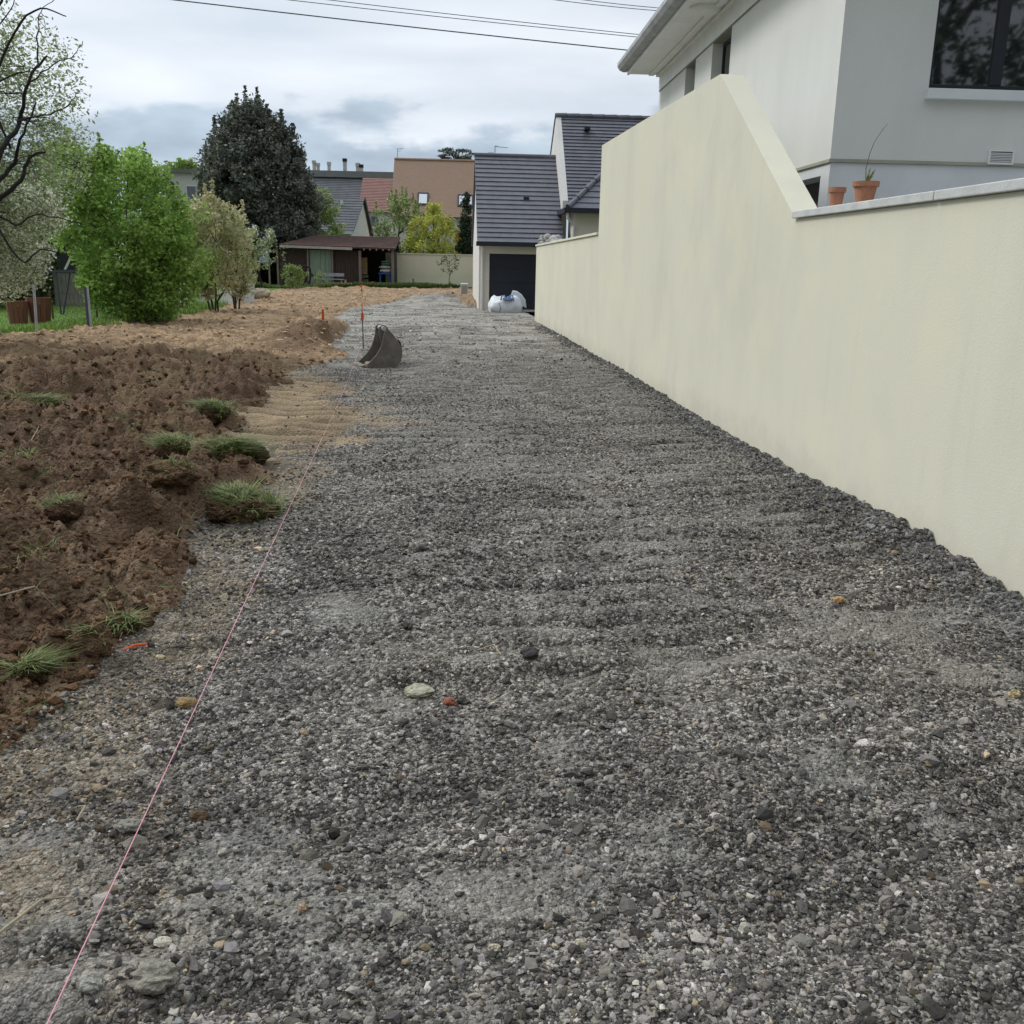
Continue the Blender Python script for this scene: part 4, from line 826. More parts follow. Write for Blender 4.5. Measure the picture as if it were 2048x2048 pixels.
# ------------------------------------------------------------------ garage and house with dark tiles
m_tile = mat('dark_tiles', (.120, .122, .142), rough=.55, var=.16, scale=3, bump=.006, bscale=14, fine=.10, spec=.35)
m_beige = mat('beige_render', (.70, .64, .54), rough=.92, var=.05, scale=1, bump=.003, bscale=90)
m_light = mat('light_render', (.64, .63, .60), rough=.92, var=.05, scale=1)
m_anth = mat('anthracite', (.022, .026, .036), rough=.45, var=.08)
def neighbour():
    th = .030; c0 = at_z(957, 621, -.02); O = np.array([c0[0], c0[1], 0])
    ux = np.array([math.cos(th), math.sin(th), 0]); uy = np.array([-math.sin(th), math.cos(th), 0])
    def W(u, v, z): return O+ux*u+uy*v+np.array([0, 0, z])
    def loc(px, py, v):                                   # pixel -> (u, z) on local plane v = const
        d = ray(px, py); n = uy; k = ((O+uy*v-_C)@n)/(d@n); p = _C+d*k; return (p-O)@ux, p[2]
    def B(b, u0, u1, v0, v1, z0, z1): return b.hexa([W(u0, v0, z0), W(u1, v0, z0), W(u1, v1, z0), W(u0, v1, z0), W(u0, v0, z1), W(u1, v0, z1), W(u1, v1, z1), W(u0, v1, z1)])
    e = empty('house', tuple(O), 'new house with dark tiled roofs and dark garage door ending the drive', 'house')
    ze = loc(955, 484, -.25)[1]; D = 6.4; ur = loc(1139, 405, .5)[0]-.245
    zr = loc(955, 311, D/2)[1]; Wd = ur
    du0, dz1 = loc(979, 507, 0); du1 = du0+2.45
    wz = ze-.08
    b = MB(); B(b, 0, du0, 0, .25, -.3, wz); B(b, du1, Wd, 0, .25, -.3, wz); B(b, du0, du1, 0, .25, dz1, wz)
    b.build('front_wall', m_beige, e)
    b = MB(); b.prism([W(0, .25, -.3), W(0, D, -.3), W(0, D, wz), W(0, D/2, zr-.15), W(0, .25, wz+.02)], ux*.25); b.build('side_wall', m_light, e)
    d = MB(); B(d, du0, du1, .12, .16, 0, dz1)
    dr = d.build('garage_door', m_anth, e); s_ = MB()
    for i in range(4):
        z0 = .02+i*(dz1-.03)/4; B(s_, du0+.01, du1-.01, .10, .12, z0, z0+(dz1-.03)/4-.012)
    s_.build('door_panel', m_anth, dr)
    B(MB(), du0, du1, 0, .3, -.05, .03).build('threshold', m_light, dr)
    rf = MB().tiles(W(-.08, -.28, ze), W(Wd, -.28, ze), W(Wd, D/2, zr), W(-.08, D/2, zr), 19, .035, .05); rf.tiles(W(-.08, D+.28, ze), W(Wd, D+.28, ze), W(Wd, D/2, zr), W(-.08, D/2, zr), 19, .03)
    r = rf.build('garage_roof', m_tile, e); MB().tube([W(-.1, D/2, zr+.02), W(Wd, D/2, zr+.02)], .085, 8).build('ridge_tiles', m_tile, r)
    pu, pz = loc(1052, 398, 1.55); q = W(pu, 1.5, pz); MB().box(q[0]-.1, q[0]+.1, q[1]-.15, q[1]+.1, q[2]-.05, q[2]+.06).build('roof_vent', m_anth, r)
    MB().bar(W(-.12, -.40, ze-.06), W(Wd, -.40, ze-.06), .14, .15).build('gutter', m_anth, e)
    MB().tube([W(.12, -.36, ze-.12), W(.12, -.10, ze-.35), W(.12, -.07, ze-.5), W(.12, -.07, 0)], .055, 10).build('downpipe', m_light, e)
    # taller main volume, ridge parallel to the garage's
    v1 = .8; u1 = loc(1139, 405, v1-.3)[0]; D2 = 6.0; vr = v1+D2/2-.3; zr2 = loc(1128, 233, vr)[1]; zem = loc(1140, 405, v1-.3)[1]
    Wm = u1+9.5
    b = MB(); b.prism([W(u1-.24, v1-.28, zem-.25), W(u1-.24, v1, zem-.4), W(u1-.24, v1, -.3), W(u1-.24, v1+D2, -.3), W(u1-.24, v1+D2+.28, zem), W(u1-.24, vr, zr2+.03), W(u1-.24, v1-.28, zem+.06)], ux*.19); b.build('gable_wall', m_light, e)
    b = MB(); B(b, u1+.3, Wm, v1, v1+.25, -.3, zem); B(b, Wm-.3, Wm, v1+.25, v1+D2, -.3, zem); b.build('main_wall', m_beige, e)
    rf = MB().tiles(W(u1-.05, v1-.3, zem), W(Wm, v1-.3, zem), W(Wm, vr, zr2), W(u1-.05, vr, zr2), 25, .035, .06); rf.tiles(W(u1-.05, v1+D2+.3, zem), W(Wm, v1+D2+.3, zem), W(Wm, vr, zr2), W(u1-.05, vr, zr2), 25, .03)
    r = rf.build('main_roof', m_tile, e)
    b = MB()
    for i in range(20): b.tube([W(u1-.27+i*.48, vr, zr2+.02), W(u1-.27+i*.48+.46, vr, zr2+.035)], .10, 8)
    b.bar(W(u1-.24, vr, zr2+.05), W(u1-.24, v1+D2+.3, zem+.06), .07, .10)
    b.build('ridge_tiles', m_tile, r)
    pu, pz = loc(1173, 258, vr-.5); q = W(pu, vr-.6, pz); MB().box(q[0]-.1, q[0]+.1, q[1]-.3, q[1]+.1, q[2]-.06, q[2]+.04).build('roof_vent', m_anth, r)
    # projecting bay with a hipped roof
    vb = -1.1; ub, zbv = loc(1136, 417, vb); rise = (zr2-zem)/(vr-v1+.3); hp = 3.2
    b = MB(); B(b, ub+.3, Wm, vb+.3, v1+.2, -.3, zbv-.05); b.build('bay_wall', m_beige, e)
    hpz = zbv+hp*rise*.82
    rf = MB(); rf.tiles(W(ub, vb, zbv), W(Wm, vb, zbv), W(Wm, vb+hp, hpz), W(ub+hp, vb+hp, hpz), 14, .03, .05)
    rf.tiles(W(ub, vb+6.4, zbv), W(ub, vb, zbv), W(ub+hp, vb+hp, hpz), W(ub+hp, vb+3.3, hpz), 14, .03, .05)
    r = rf.build('bay_roof', m_tile, e); b = MB(); a_ = W(ub, vb, zbv+.05); c_ = W(ub+hp, vb+hp, hpz+.05)
    for i in range(9): b.tube([a_+(c_-a_)*(i/9), a_+(c_-a_)*((i+.97)/9)], [.11, .085], 8)
    b.build('hip_tiles', m_tile, r)
    b = MB().bar(W(ub-.05, vb-.07, zbv-.06), W(Wm, vb-.07, zbv-.06), .14, .17).bar(W(ub-.07, vb-.1, zbv-.06), W(ub-.07, v1+.2, zbv-.06), .14, .17); b.build('gutter', m_anth, e)
    MB().tube([W(ub+.0, vb+.0, zbv-.12), W(ub+.0, vb+.02, zbv-.3), W(ub+.25, vb+.22, zbv-.55), W(ub+.25, vb+.22, 0)], .05, 10).build('downpipe', m_light, e)
neighbour()

# ------------------------------------------------------------------ far houses
def quad_house(name, label, Y, pxs, ridge, eave, depth, rows, rm, wm, base_z=0., parts=None):
    """simple gabled block, ridge across the view: pxs left/right pixels; ridge/eave (py left, py right)"""
    l, r_ = pxs; pe0 = at_y(l, eave[0], Y); pe1 = at_y(r_, eave[1], Y); yr = Y+depth/2
    pr0 = at_y(ridge[2] if len(ridge) > 2 else l, ridge[0], yr); 
    zr = pr0[2]; ze = (pe0[2]+pe1[2])/2
    e = empty(name, (pe0[0], Y, 0), label, 'house')
    x0, x1 = pe0[0], pe1[0]
    b = MB().box(x0+.15, x1-.15, Y+.3, Y+.55, 0, ze-.02); b.prism([(x0+.15, Y+.55, 0), (x0+.15, Y+depth-.3, 0), (x0+.15, Y+depth-.3, ze), (x0+.15, yr, zr-.12), (x0+.15, Y+.55, ze)], (.2, 0, 0))
    b.prism([(x1-.15, Y+.55, 0), (x1-.15, Y+depth-.3, 0), (x1-.15, Y+depth-.3, ze), (x1-.15, yr, zr-.12), (x1-.15, Y+.55, ze)], (-.2, 0, 0)); b.build('wall', wm, e)
    rf = MB().tiles((x0, Y, ze), (x1, Y, ze), (x1, yr, zr), (x0, yr, zr), rows, .5/rows+.012, .08).tiles((x0, Y+depth, ze), (x1, Y+depth, ze), (x1, yr, zr), (x0, yr, zr), rows, .04, .08).build('roof', rm, e)
    return e, rf, (x0, x1, ze, zr, yr)
m_brown = mat('brown_tiles', (.36, .245, .175), rough=.9, var=.14, scale=2.2, bump=.004, bscale=6, fine=.12, col2=(.30, .21, .16))
m_red = mat('red_tiles', (.25, .14, .12), rough=.85, var=.12, scale=2)
m_slate = mat('slate', (.11, .115, .125), rough=.7, var=.18, scale=1.5)
m_wht = mat('white_wall', (.66, .66, .66), rough=.9, var=.05)
e, rf, (x0, x1, ze, zr, yr) = quad_house('house', 'house with a big brown tiled roof, two skylights and orange shutters beyond the beige wall', 74, (781, 1010), (319, 325, 800), (432, 436), 9, 60, m_brown, mat('cream_wall', (.66, .63, .55), var=.05))
MB().tube([(x0, yr, zr+.03), (x1, yr, zr+.03)], .11, 6).build('ridge_tiles', m_brown, rf)
sl_ = np.array([0, yr-74, zr-ze]); sl_ /= np.linalg.norm(sl_); nr_ = np.array([0, -sl_[2], sl_[1]])
for (a, b_) in (((838, 389), (855, 409)), ((918, 393), (944, 412))):
    # skylight lying on the slope
    def on_roof(px, py):
        d = ray(px, py); o_ = np.array([0, 74, ze]); k = ((o_-_C)@nr_)/(d@nr_); return _C+d*k
    p = on_roof(*a); q = on_roof(b_[0], a[1]); w_ = q[0]-p[0]; s1 = on_roof(*b_); hgt = np.linalg.norm((s1-q))
    f = MB(); t_ = .10
    def rb(b, u0, u1, v0, v1, n0, n1):
        o_ = np.array([p[0], s1[1], s1[2]]); ux = np.array([1., 0, 0]); c = []
        for n_ in (n0, n1):
            for (u, v) in ((u0, v0), (u1, v0), (u1, v1), (u0, v1)): c.append(o_+ux*u+sl_*v+nr_*n_)
        return b.hexa(c)
    rb(f, -.1, w_+.1, -.1, .02, 0, t_); rb(f, -.1, w_+.1, hgt-.02, hgt+.12, 0, t_); rb(f, -.1, .02, .02, hgt-.02, 0, t_); rb(f, w_-.02, w_+.1, .02, hgt-.02, 0, t_)
    fr = f.build('skylight', m_anth, rf); rb(MB(), .02, w_-.02, .02, hgt-.02, .06, .08).build('pane', mat_glass('sky_glass', (.10, .14, .18)), fr)
m_or = mat('orange_shutter', (.50, .14, .035), rough=.7, var=.12)
a = at_y(911, 466, 74.25); c = at_y(931, 512, 74.25); MB().box(a[0], c[0], 74.22, 74.28, .6, a[2]).build('shutter', m_or, e)
a = at_y(941, 466, 74.25); c = at_y(952, 512, 74.25); MB().box(a[0]+.2, c[0]+.3, 74.22, 74.28, .6, a[2]).build('shutter', m_or, e)
a = at_y(850, 462, 74.25); f = MB().box(a[0], a[0]+1.2, 74.2, 74.28, 1.6, a[2]).build('window', m_wht, e); MB().box(a[0]+.1, a[0]+1.1, 74.17, 74.2, 1.7, a[2]-.1).build('pane', mat_glass('window_glass'), f)

e, rf, (x0, x1, ze, zr, yr) = quad_house('house', 'white house under a dull red tiled roof between the slate block and the brown roof', 88, (716, 800), (356, 358, 727), (423, 425), 9, 22, m_red, m_wht)
a = at_y(741, 432, 88.3); c = at_y(754, 453, 88.3); f = MB().box(a[0], c[0], 88.2, 88.3, c[2], a[2]).build('window', mat('blue_frame', (.25, .32, .42)), e); MB().box(a[0]+.12, c[0]-.12, 88.16, 88.2, c[2]+.1, a[2]-.1).build('pane', mat_glass('window_glass'), f); MB().box(a[0]-.3, c[0]+.3, 88.0, 88.3, c[2]-.18, c[2]-.01).build('sill', m_wht, f)

# long slate-roofed terrace with a row of chimneys
e, rf, (x0, x1, ze, zr, yr) = quad_house('terraced_block', 'long grey block under a slate roof with a row of chimneys along its ridge', 96, (590, 800), (350, 352, 600), (424, 432), 10, 22, m_slate, m_wht)
zt_ = zr; MB().box(x0, x1, yr-.5, yr+.5, zr-.15, zr+.45).build('parapet', mat('parapet_mat', (.20, .21, .20)), e)
m_ch = mat('chimney_mat', (.50, .48, .44), var=.15)
for (a, b_, top, pot) in ((625, 631, 321, 1), (633, 639, 326, 1), (655, 661, 324, 0), (686, 693, 317, 2), (712, 719, 326, 1), (719, 726, 329, 2), (790, 797, 328, 2)):
    p = at_y(a, top, yr); q = at_y(b_, top, yr); w_ = q[0]-p[0]
    ch = MB().box(p[0], q[0], yr-w_/2, yr+w_/2, zr+.4, p[2]-.3).build('chimney', m_ch, rf)
    MB().box(p[0]-.04, q[0]+.04, yr-w_/2-.04, yr+w_/2+.04, p[2]-.298, p[2]).build('chimney_cap', m_anth if pot == 2 else m_ch, ch)
p = at_y(795, 330, yr); q = at_y(795, 298, yr); MB().tube([p, q], .03, 6).bar((q[0]-.1, q[1], q[2]+.0), (q[0]+.55, q[1], q[2]+.05), .04, .04).bar((q[0]-.0, q[1], q[2]-.2), (q[0]+.35, q[1], q[2]-.18), .03, .03).build('antenna', mat('antenna_mat', (.25, .26, .28)), rf)
# small gabled house, dark roof, right gable seen
def small_house():
    Y = 70; e0 = at_y(600, 463, Y); e1 = at_y(706, 466, Y); rL = at_y(600, 397, Y+3); rR = at_y(729, 398, Y+3); bk = at_y(742, 442, Y+6)
    x0, x1 = e0[0], rR[0]; x1e = e1[0]; ze = e1[2]; zr = rR[2]
    e = empty('house', (x0, Y, 0), 'small house with a dark tiled gable roof and pale gable just above the shed roof', 'house')
    rf = MB().tiles((x0, Y, ze), (x1e, Y, ze), (x1, Y+3, zr), (x0, Y+3, zr), 13, .03, .06).tiles((x0, Y+6, ze), (bk[0]+.1, Y+6, ze), (x1, Y+3, zr), (x0, Y+3, zr), 13, .03, .06).build('roof', m_slate, e)
    MB().bar((x0, Y-.06, ze-.02), (x1e, Y-.06, ze-.02), .1, .12).build('gutter', m_wht, e)
    b = MB().prism([(x1e-.15, Y+.2, 0), (bk[0]-.1, Y+5.8, 0), (bk[0]-.1, Y+5.8, ze), (x1-.12, Y+3, zr-.12), (x1e-.15, Y+.2, ze)], (-.2, 0, 0)); b.box(x0, x1e-.36, Y+.2, Y+.4, 0, ze-.03); b.build('wall', m_light, e)
    MB().bar((x1+.02, Y+3, zr+.0), (bk[0]+.12, Y+6.1, ze-.02), .10, .28).build('barge_board', mat('barge_mat', (.07, .05, .045)), e)
    p = at_y(684, 408, Y+2.3); MB().tube([p, p+np.array([0, 0, .25])], .09, 8).build('roof_vent', m_wht, rf)
small_house()
# pale flat-roofed building far left
a = at_y(340, 338, 90); c = at_y(470, 340, 90); e = empty('building', (a[0], 90, 0), 'long pale building with a flat grey roof edge left of the evergreen tree', 'building')
MB().box(a[0], c[0], 90, 98, 0, a[2]-.3).build('wall', mat('pale_wall', (.55, .54, .50), var=.05), e); MB().box(a[0]-.3, c[0]+.3, 89.7, 98.3, a[2]-.3, a[2]).build('roof', mat('flatroof', (.17, .175, .17)), e)
for px in (372, 392):
    q = at_y(px, 370, 89.98); f = MB().box(q[0], q[0]+.9, 89.93, 90, q[2]-1.3, q[2]).build('window', m_wht, e); MB().box(q[0]+.08, q[0]+.82, 89.9, 89.93, q[2]-1.2, q[2]-.1).build('pane', mat_glass('window_glass'), f)
# antenna and chimney over the garage ridge belong to a house hidden behind it
p = at_y(990, 330, 80); q = at_y(990, 292, 80)
o = MB().tube([p, q], .035, 6).bar((q[0], q[1], q[2]-.05), (q[0]+1.0, q[1], q[2]-.1), .04, .04).bar((q[0]-.0, q[1], q[2]), (q[0]+.25, q[1], q[2]), .03, .03).build('antenna', mat('antenna_mat', (.25, .26, .28))); tag(o, 'thin aerial mast sticking up behind the garage ridge', 'antenna')
p = at_y(977, 330, 80); q = at_y(986, 306, 80); o = MB().box(p[0], q[0], 79.8, 80.2, p[2]-1, q[2]-.12).box(p[0]-.06, q[0]+.06, 79.74, 80.26, q[2]-.118, q[2]).build('chimney_stack', m_anth); tag(o, 'flat-capped chimney just left of the aerial mast behind the garage ridge', 'chimney')

# ------------------------------------------------------------------ far beige boundary wall
a = at_y(788, 506, 57.5); c = at_y(950, 513, 57.5); m_bw = mat('boundary_render', (.74, .69, .53), var=.06, scale=.8, fine=.04)
e = empty('boundary_wall', (a[0], 57.5, 0), 'low beige block wall closing the plot between shed and garage', 'wall')
b = MB(); n = 5; L_ = (c[0]+3-a[0]+.5)/n; zt_ = (a[2]+c[2])/2
for i in range(n):
    x = a[0]-.5+i*L_; b.box(x+.008, x+L_-.008, 57.5, 57.65, .0, zt_*.42).box(x+.008, x+L_-.008, 57.5, 57.65, zt_*.42+.012, zt_)
b.box(a[0]-.5, c[0]+3, 57.515, 57.64, 0, zt_-.01); b.build('wall_body', m_bw, e)
MB().box(a[0]-.5, c[0]+3, 57.46, 57.69, zt_+.002, zt_+.06).build('coping', m_bw, e)

# ------------------------------------------------------------------ wooden shed
m_plank = mat('old_planks', (.075, .052, .045), rough=.95, var=.35, scale=5, stretch=(6, 6, .4), bump=.01, bscale=20)
m_dim = mat('shed_dark_wood', (.035, .027, .025), rough=1, var=.3, scale=5, stretch=(4, 4, .4))
m_post = mat('grey_post', (.22, .18, .16), rough=.95, var=.25, scale=6, stretch=(4, 4, .3))
def shed():
    Y = 55.5; g = .17
    P = lambda px, py, y=Y: at_y(px, py, y)
    xl = P(510, 560)[0]; xr = P(789, 560)[0]; zf = P(700, 497)[2]; zfl = P(565, 489)[2]; D = 3.6
    e = empty('shed', ((xl+xr)/2, Y, g), 'long old wooden shed with rusty tiled roof, pale green door and open right bay', 'shed')
    zb = at_y(700, 472, Y+D)[2]
    x0 = P(562, 487)[0]; xk = P(632, 470, Y+D)[0]
    rf = MB(); m_rt = mat('rusty_tiles', (.21, .12, .095), rough=.95, var=.35, scale=3.5, bump=.02, bscale=8, col2=(.085, .065, .06), thr=(.35, .6))
    rf.tiles((x0, Y-.35, zfl), (xr+.1, Y-.35, zf+.04), (xr+.1, Y+D, zb), (xk, Y+D, zb), 10, .045, .06); r = rf.build('roof', m_rt, e)
    # corrugated barrel lines across the slope
    MB().hexa([(x0, Y-.45, zfl-.16), (P(706, 498)[0], Y-.45, zf-.09), (P(706, 498)[0], Y-.36, zf-.09), (x0, Y-.36, zfl-.16), (x0, Y-.45, zfl-.03), (P(706, 498)[0], Y-.45, zf+.05), (P(706, 498)[0], Y-.36, zf+.05), (x0, Y-.36, zfl-.03)]).build('gutter', mat('pale_gutter', (.42, .38, .36), var=.2), e)
    b = MB()
    for px in (728, 740, 753, 766, 778): q = P(px, 500, Y-.36); b.tube([(q[0], Y-.45, zf-.06), (q[0], Y+D, zb-.12)], .05, 6)
    b.build('rafter', m_post, e)
    # back and side walls
    MB().box(xl, xr, Y+D-.1, Y+D-.04, g-.1, zb-.15).box(xr-.06, xr, Y+.1, Y+D-.1, g-.1, zf-.1).box(xl, xl+.05, Y, Y+D-.1, g-.1, zfl-.3).build('back_wall', m_dim, e)
    def planks(pa, pb, mt, nm, top=zf-.12, wd=.14, y=Y, label=None, zlow=g-.05):
        xa, xb = P(pa, 540, y)[0], P(pb, 540, y)[0]; b = MB(); x = xa; k = 0
        while x < xb-.02:
            w_ = min(wd*random.uniform(.8, 1.2), xb-x); b.box(x, x+w_-.012, y+random.uniform(0, .02), y+.05, zlow, top); x += w_; k += 1
        o = b.build(nm, mt, e)
        if label: o['label'] = label
        return o
    planks(556, 617, m_plank, 'plank_wall', top=zf-.05); planks(667, 721, m_plank, 'plank_wall')
    dr = planks(620, 665, mat('green_paint', (.24, .30, .24), rough=.8, var=.2, scale=3, stretch=(6, 6, .3)), 'door', y=Y-.03, wd=.28, label='pale green boarded door')
    planks(517, 539, mat('blue_panel', (.33, .38, .44), var=.12), 'side_panel', y=Y-.3, wd=1, top=P(528, 494)[2], zlow=P(528, 526)[2], label='pale blue-grey sheet panel')
    for (px, h0) in ((540, zfl-.25), (557, zfl-.1), (617.5, zf-.1), (666, zf-.1), (721, zf-.1), (786, zf-.02)):
        q = P(px, 550)[0]; w_ = .09 if px < 700 else .15; MB().box(q-w_/2, q+w_/2, Y-.16, Y-.06, g-.15, h0).build('post', m_post, e)
    MB().box(P(510, 500)[0], x0+.4, Y-.3, Y+D, zfl-.16, zfl-.08).build('lean_to_roof', m_dim, e)
    # things in and before the shed
    q = P(728, 560, Y+.6); c = empty('crate_stack', (q[0], Y+.6, g), 'stack of pale slatted wooden crates inside the open bay of the shed', 'crates')
    z = g+.75; m_cr = mat('crate_wood', (.42, .30, .17), var=.2, scale=8)
    for i in range(4):
        b = MB()
        for k in range(3): b.box(q[0]-.2, q[0]+.2, Y+.4, Y+.42, z+.02+k*.07, z+.075+k*.07).box(q[0]-.2, q[0]-.18, Y+.43, Y+.8, z+.02+k*.07, z+.075+k*.07).box(q[0]+.18, q[0]+.2, Y+.43, Y+.8, z+.02+k*.07, z+.075+k*.07)
        b.box(q[0]-.18, q[0]+.18, Y+.43, Y+.8, z+.0, z+.02); b.build('crate', m_cr, c); z += .235
    b = MB()
    for k in range(6): b.bar((q[0]-.25, Y+.3+.05*random.random(), g+.1+k*.11), (q[0]+.22, Y+.5, g+.13+k*.11+random.uniform(-.03, .06)), .3, .06)
    o = b.build('log_pile', mat('log_mat', (.20, .17, .11), var=.3)); tag(o, 'pile of mossy split logs under the crates in the shed bay', 'logs')
    q = P(771, 560, Y+.3); m_bl = mat('blue_plastic', (.02, .09, .36), rough=.4, var=.1)
    t = empty('table', (q[0], Y+.3, g), 'bright blue plastic table in the right bay of the shed', 'table'); zt_ = P(771, 546, Y+.3)[2]
    MB().box(q[0]-.38, q[0]+.38, Y+.0, Y+.6, zt_-.07, zt_).build('tabletop', m_bl, t, bevel=.02)
    for sx in (-.32, .32):
        for sy in (.08, .52): MB().bar((q[0]+sx, Y+sy, g-.02), (q[0]+sx*.85, Y+sy, zt_-.07), .06, .06).build('leg', m_bl, t)
    for i, (dz, hh, cc, dx, wd, lb) in enumerate(((.0, .22, (.40, .44, .46), .02, .33, 'pale grey folded sack, bottom of the pile on the blue table'), (.23, .18, (.48, .40, .34), -.02, .36, 'beige sack with an orange end in the middle of the pile on the blue table'), (.42, .16, (.06, .20, .15), .06, .30, 'dark green sack below the top of the pile on the blue table'), (.59, .07, (.15, .42, .12), .04, .28, 'bright green sheet on top of the pile on the blue table'))):
        o = displaced_lump('sack', (0, 0, 0), wd, .24, hh*.52, m_clod if 0 else mat('sack_mat', (1, 1, 1), attr='col', rough=.6, var=.08), None, 300+i, cc, sub=2, jag=.12); o.location = (q[0]+dx, Y+.3, zt_+dz+hh/2); tag(o, lb, 'sack', 'sacks piled on the blue table')
    # bench of grey boards
    q0 = P(640, 560, Y-.7)[0]; q1 = P(688, 560, Y-.7)[0]; t = empty('bench', ((q0+q1)/2, Y-.7, g), 'weathered grey plank bench in front of the pale green door', 'bench'); mb_ = mat('grey_board', (.33, .33, .34), var=.2, scale=5); zz = P(660, 546, Y-.7)[2]
    MB().box(q0, q1, Y-.62, Y-.58, zz-.18, zz).build('backrest', mb_, t); MB().box(q0, q1, Y-1.0, Y-.64, zz-.36, zz-.31).build('seat', mb_, t)
    for x in (q0+.1, q1-.16): MB().box(x, x+.06, Y-.95, Y-.60, g-.1, zz-.36).build('leg', mb_, t)
    q0 = P(618, 570, Y-1.6); q1 = P(742, 572, Y-1.6)
    for k in range(3):
        o = MB().bar((q0[0]+k*.6, Y-1.7-k*.15, hz1(q0[0], Y-1.7)+.10+k*.07), (q1[0]-k*.4, Y-1.6-k*.12, hz1(q1[0], Y-1.7)+.12+k*.05), .1, .035).build('board', mat('pale_board', (.50, .45, .36), var=.15)); tag(o, ('lowest and longest pale board lying before the shed', 'middle pale board lying before the shed', 'topmost pale board lying before the shed')[k], 'board', 'pale boards lying before the shed')
    q = P(691, 560, Y-1.8); z = hz1(q[0], Y-1.8); o = MB().box(q[0]-.05, q[0]+.05, Y-1.85, Y-1.8, z-.1, z+.42).build('stake', mat('peg_mat', (.48, .22, .12))); tag(o, 'short orange-brown peg in front of the shed bench', 'stake')
    q = P(744, 565, Y-.8); o = displaced_lump('bucket', (0, 0, 0), .22, .2, .2, mat('sack_mat', (1, 1, 1)), None, 311, (.16, .02, .03), sub=2, jag=.1); o.location = (q[0], Y-.8, g+.2); o.name = 'sack'; tag(o, 'dark red sack on the ground at the front of the shed bay', 'sack')
    # black curved hoop
    q = P(612, 560, Y-1.8); z = hz1(q[0], Y-1.8); pts = [(q[0]+.05, Y-1.8, z-.05), (q[0]+.28, Y-1.8, z+.6), (q[0]+.25, Y-1.8, z+.95), (q[0]+.05, Y-1.8, z+1.12), (q[0]-.12, Y-1.8, z+1.1)]
    pts2 = [(q[0]+.62, Y-1.8, z-.05), (q[0]+.35, Y-1.8, z+.7)]
    o = MB().tube(pts, .045, 8).tube(pts2, .04, 8).build('wheelbarrow_handle', mat('black_rubber', (.02, .02, .02))); o.name = 'hoop'; tag(o, 'curved black hoop standing in the grass before the shed', 'hoop')
shed()

# concrete garden panels / cold frames left of the shed
m_conc = mat('concrete_panel', (.48, .47, .42), var=.16, scale=3, bump=.004)
for i, (pa, pb, pt, pbm, Y, lb, dy) in enumerate(((352, 372, 565, 612, 31.5, 'pale concrete slab leaning behind the foot of the bright green shrub', .4), (396, 425, 572, 606, 34, 'ribbed concrete panel behind the stems of the thin olive shrub', .1), (440, 462, 562, 602, 34.5, 'white concrete panel between the olive shrub stems', .3), (466, 490, 566, 592, 36.5, 'ribbed pale panel lying low left of the tallest white panel', 0), (488, 505, 561, 596, 36, 'tallest white concrete panel, nearest the shed', .25))):
    a = at_y(pa, pbm, Y); c = at_y(pb, pt, Y); z0 = hz1(a[0], Y); h = c[2]-a[2]+.1
    b = MB(); nr = 4 if 'ribbed' in lb else 1
    for k in range(nr):
        za = z0-.05+h*k/nr; zb_ = z0-.05+h*(k+1)/nr-(.02 if nr > 1 else 0); f0, f1 = k/nr*dy, (k+1)/nr*dy
        b.hexa([(a[0], Y+f0, za), (c[0], Y+f0, za), (c[0], Y+.08+f0, za), (a[0], Y+.08+f0, za), (a[0], Y+f1, zb_), (c[0], Y+f1, zb_), (c[0], Y+.08+f1, zb_), (a[0], Y+.08+f1, zb_)])
    o = b.build('concrete_panel', m_conc, bevel=.015); tag(o, lb, 'panel', 'concrete panels by the olive shrubs')
o = displaced_lump('stone_block', (0, 0, 0), .42, .4, .26, m_stone, None, 400, (.36, .30, .22), sub=2, jag=.15); p = put(520, 41); o.location = (p[0], 41, p[2]+.18); tag(o, 'rough beige stone block right of the concrete panels', 'stone block')

# ------------------------------------------------------------------ lawn: posts, frame, planters
m_galv = mat('galvanised', (.40, .43, .46), rough=.45, metal=.3, var=.15, scale=8)
m_rust = mat('rusty_steel', (.14, .085, .06), rough=.8, var=.3, scale=10)
m_dkp = mat('dark_post', (.07, .08, .11), rough=.6, var=.2)
for (px, top, bot, Y, m_, r, lb) in ((70, 567, 673, 19.8, m_galv, .028, 'leaning galvanised steel post nearest the camera on the lawn'), (102, 580, 627, 25, m_rust, .03, 'short rusty post just right of the galvanised post'),
                                   (173, 575, 655, 21.5, m_dkp, .03, 'dark blue post, left one of a close pair on the lawn'), (178, 573, 652, 22, m_galv, .022, 'light grey post, right one of a close pair on the lawn'), (190, 574, 620, 26, m_rust, .03, 'thin brown post farther back right of the close pair')):
    a = at_y(px+4, bot, Y); c = at_y(px-3, top, Y); z0 = hz1(a[0], Y); o = MB().tube([(a[0], Y, z0-.2), (c[0], Y, max(c[2], z0+.5))], r, 8).build('fence_post', m_); tag(o, lb, 'post', 'posts on the lawn')
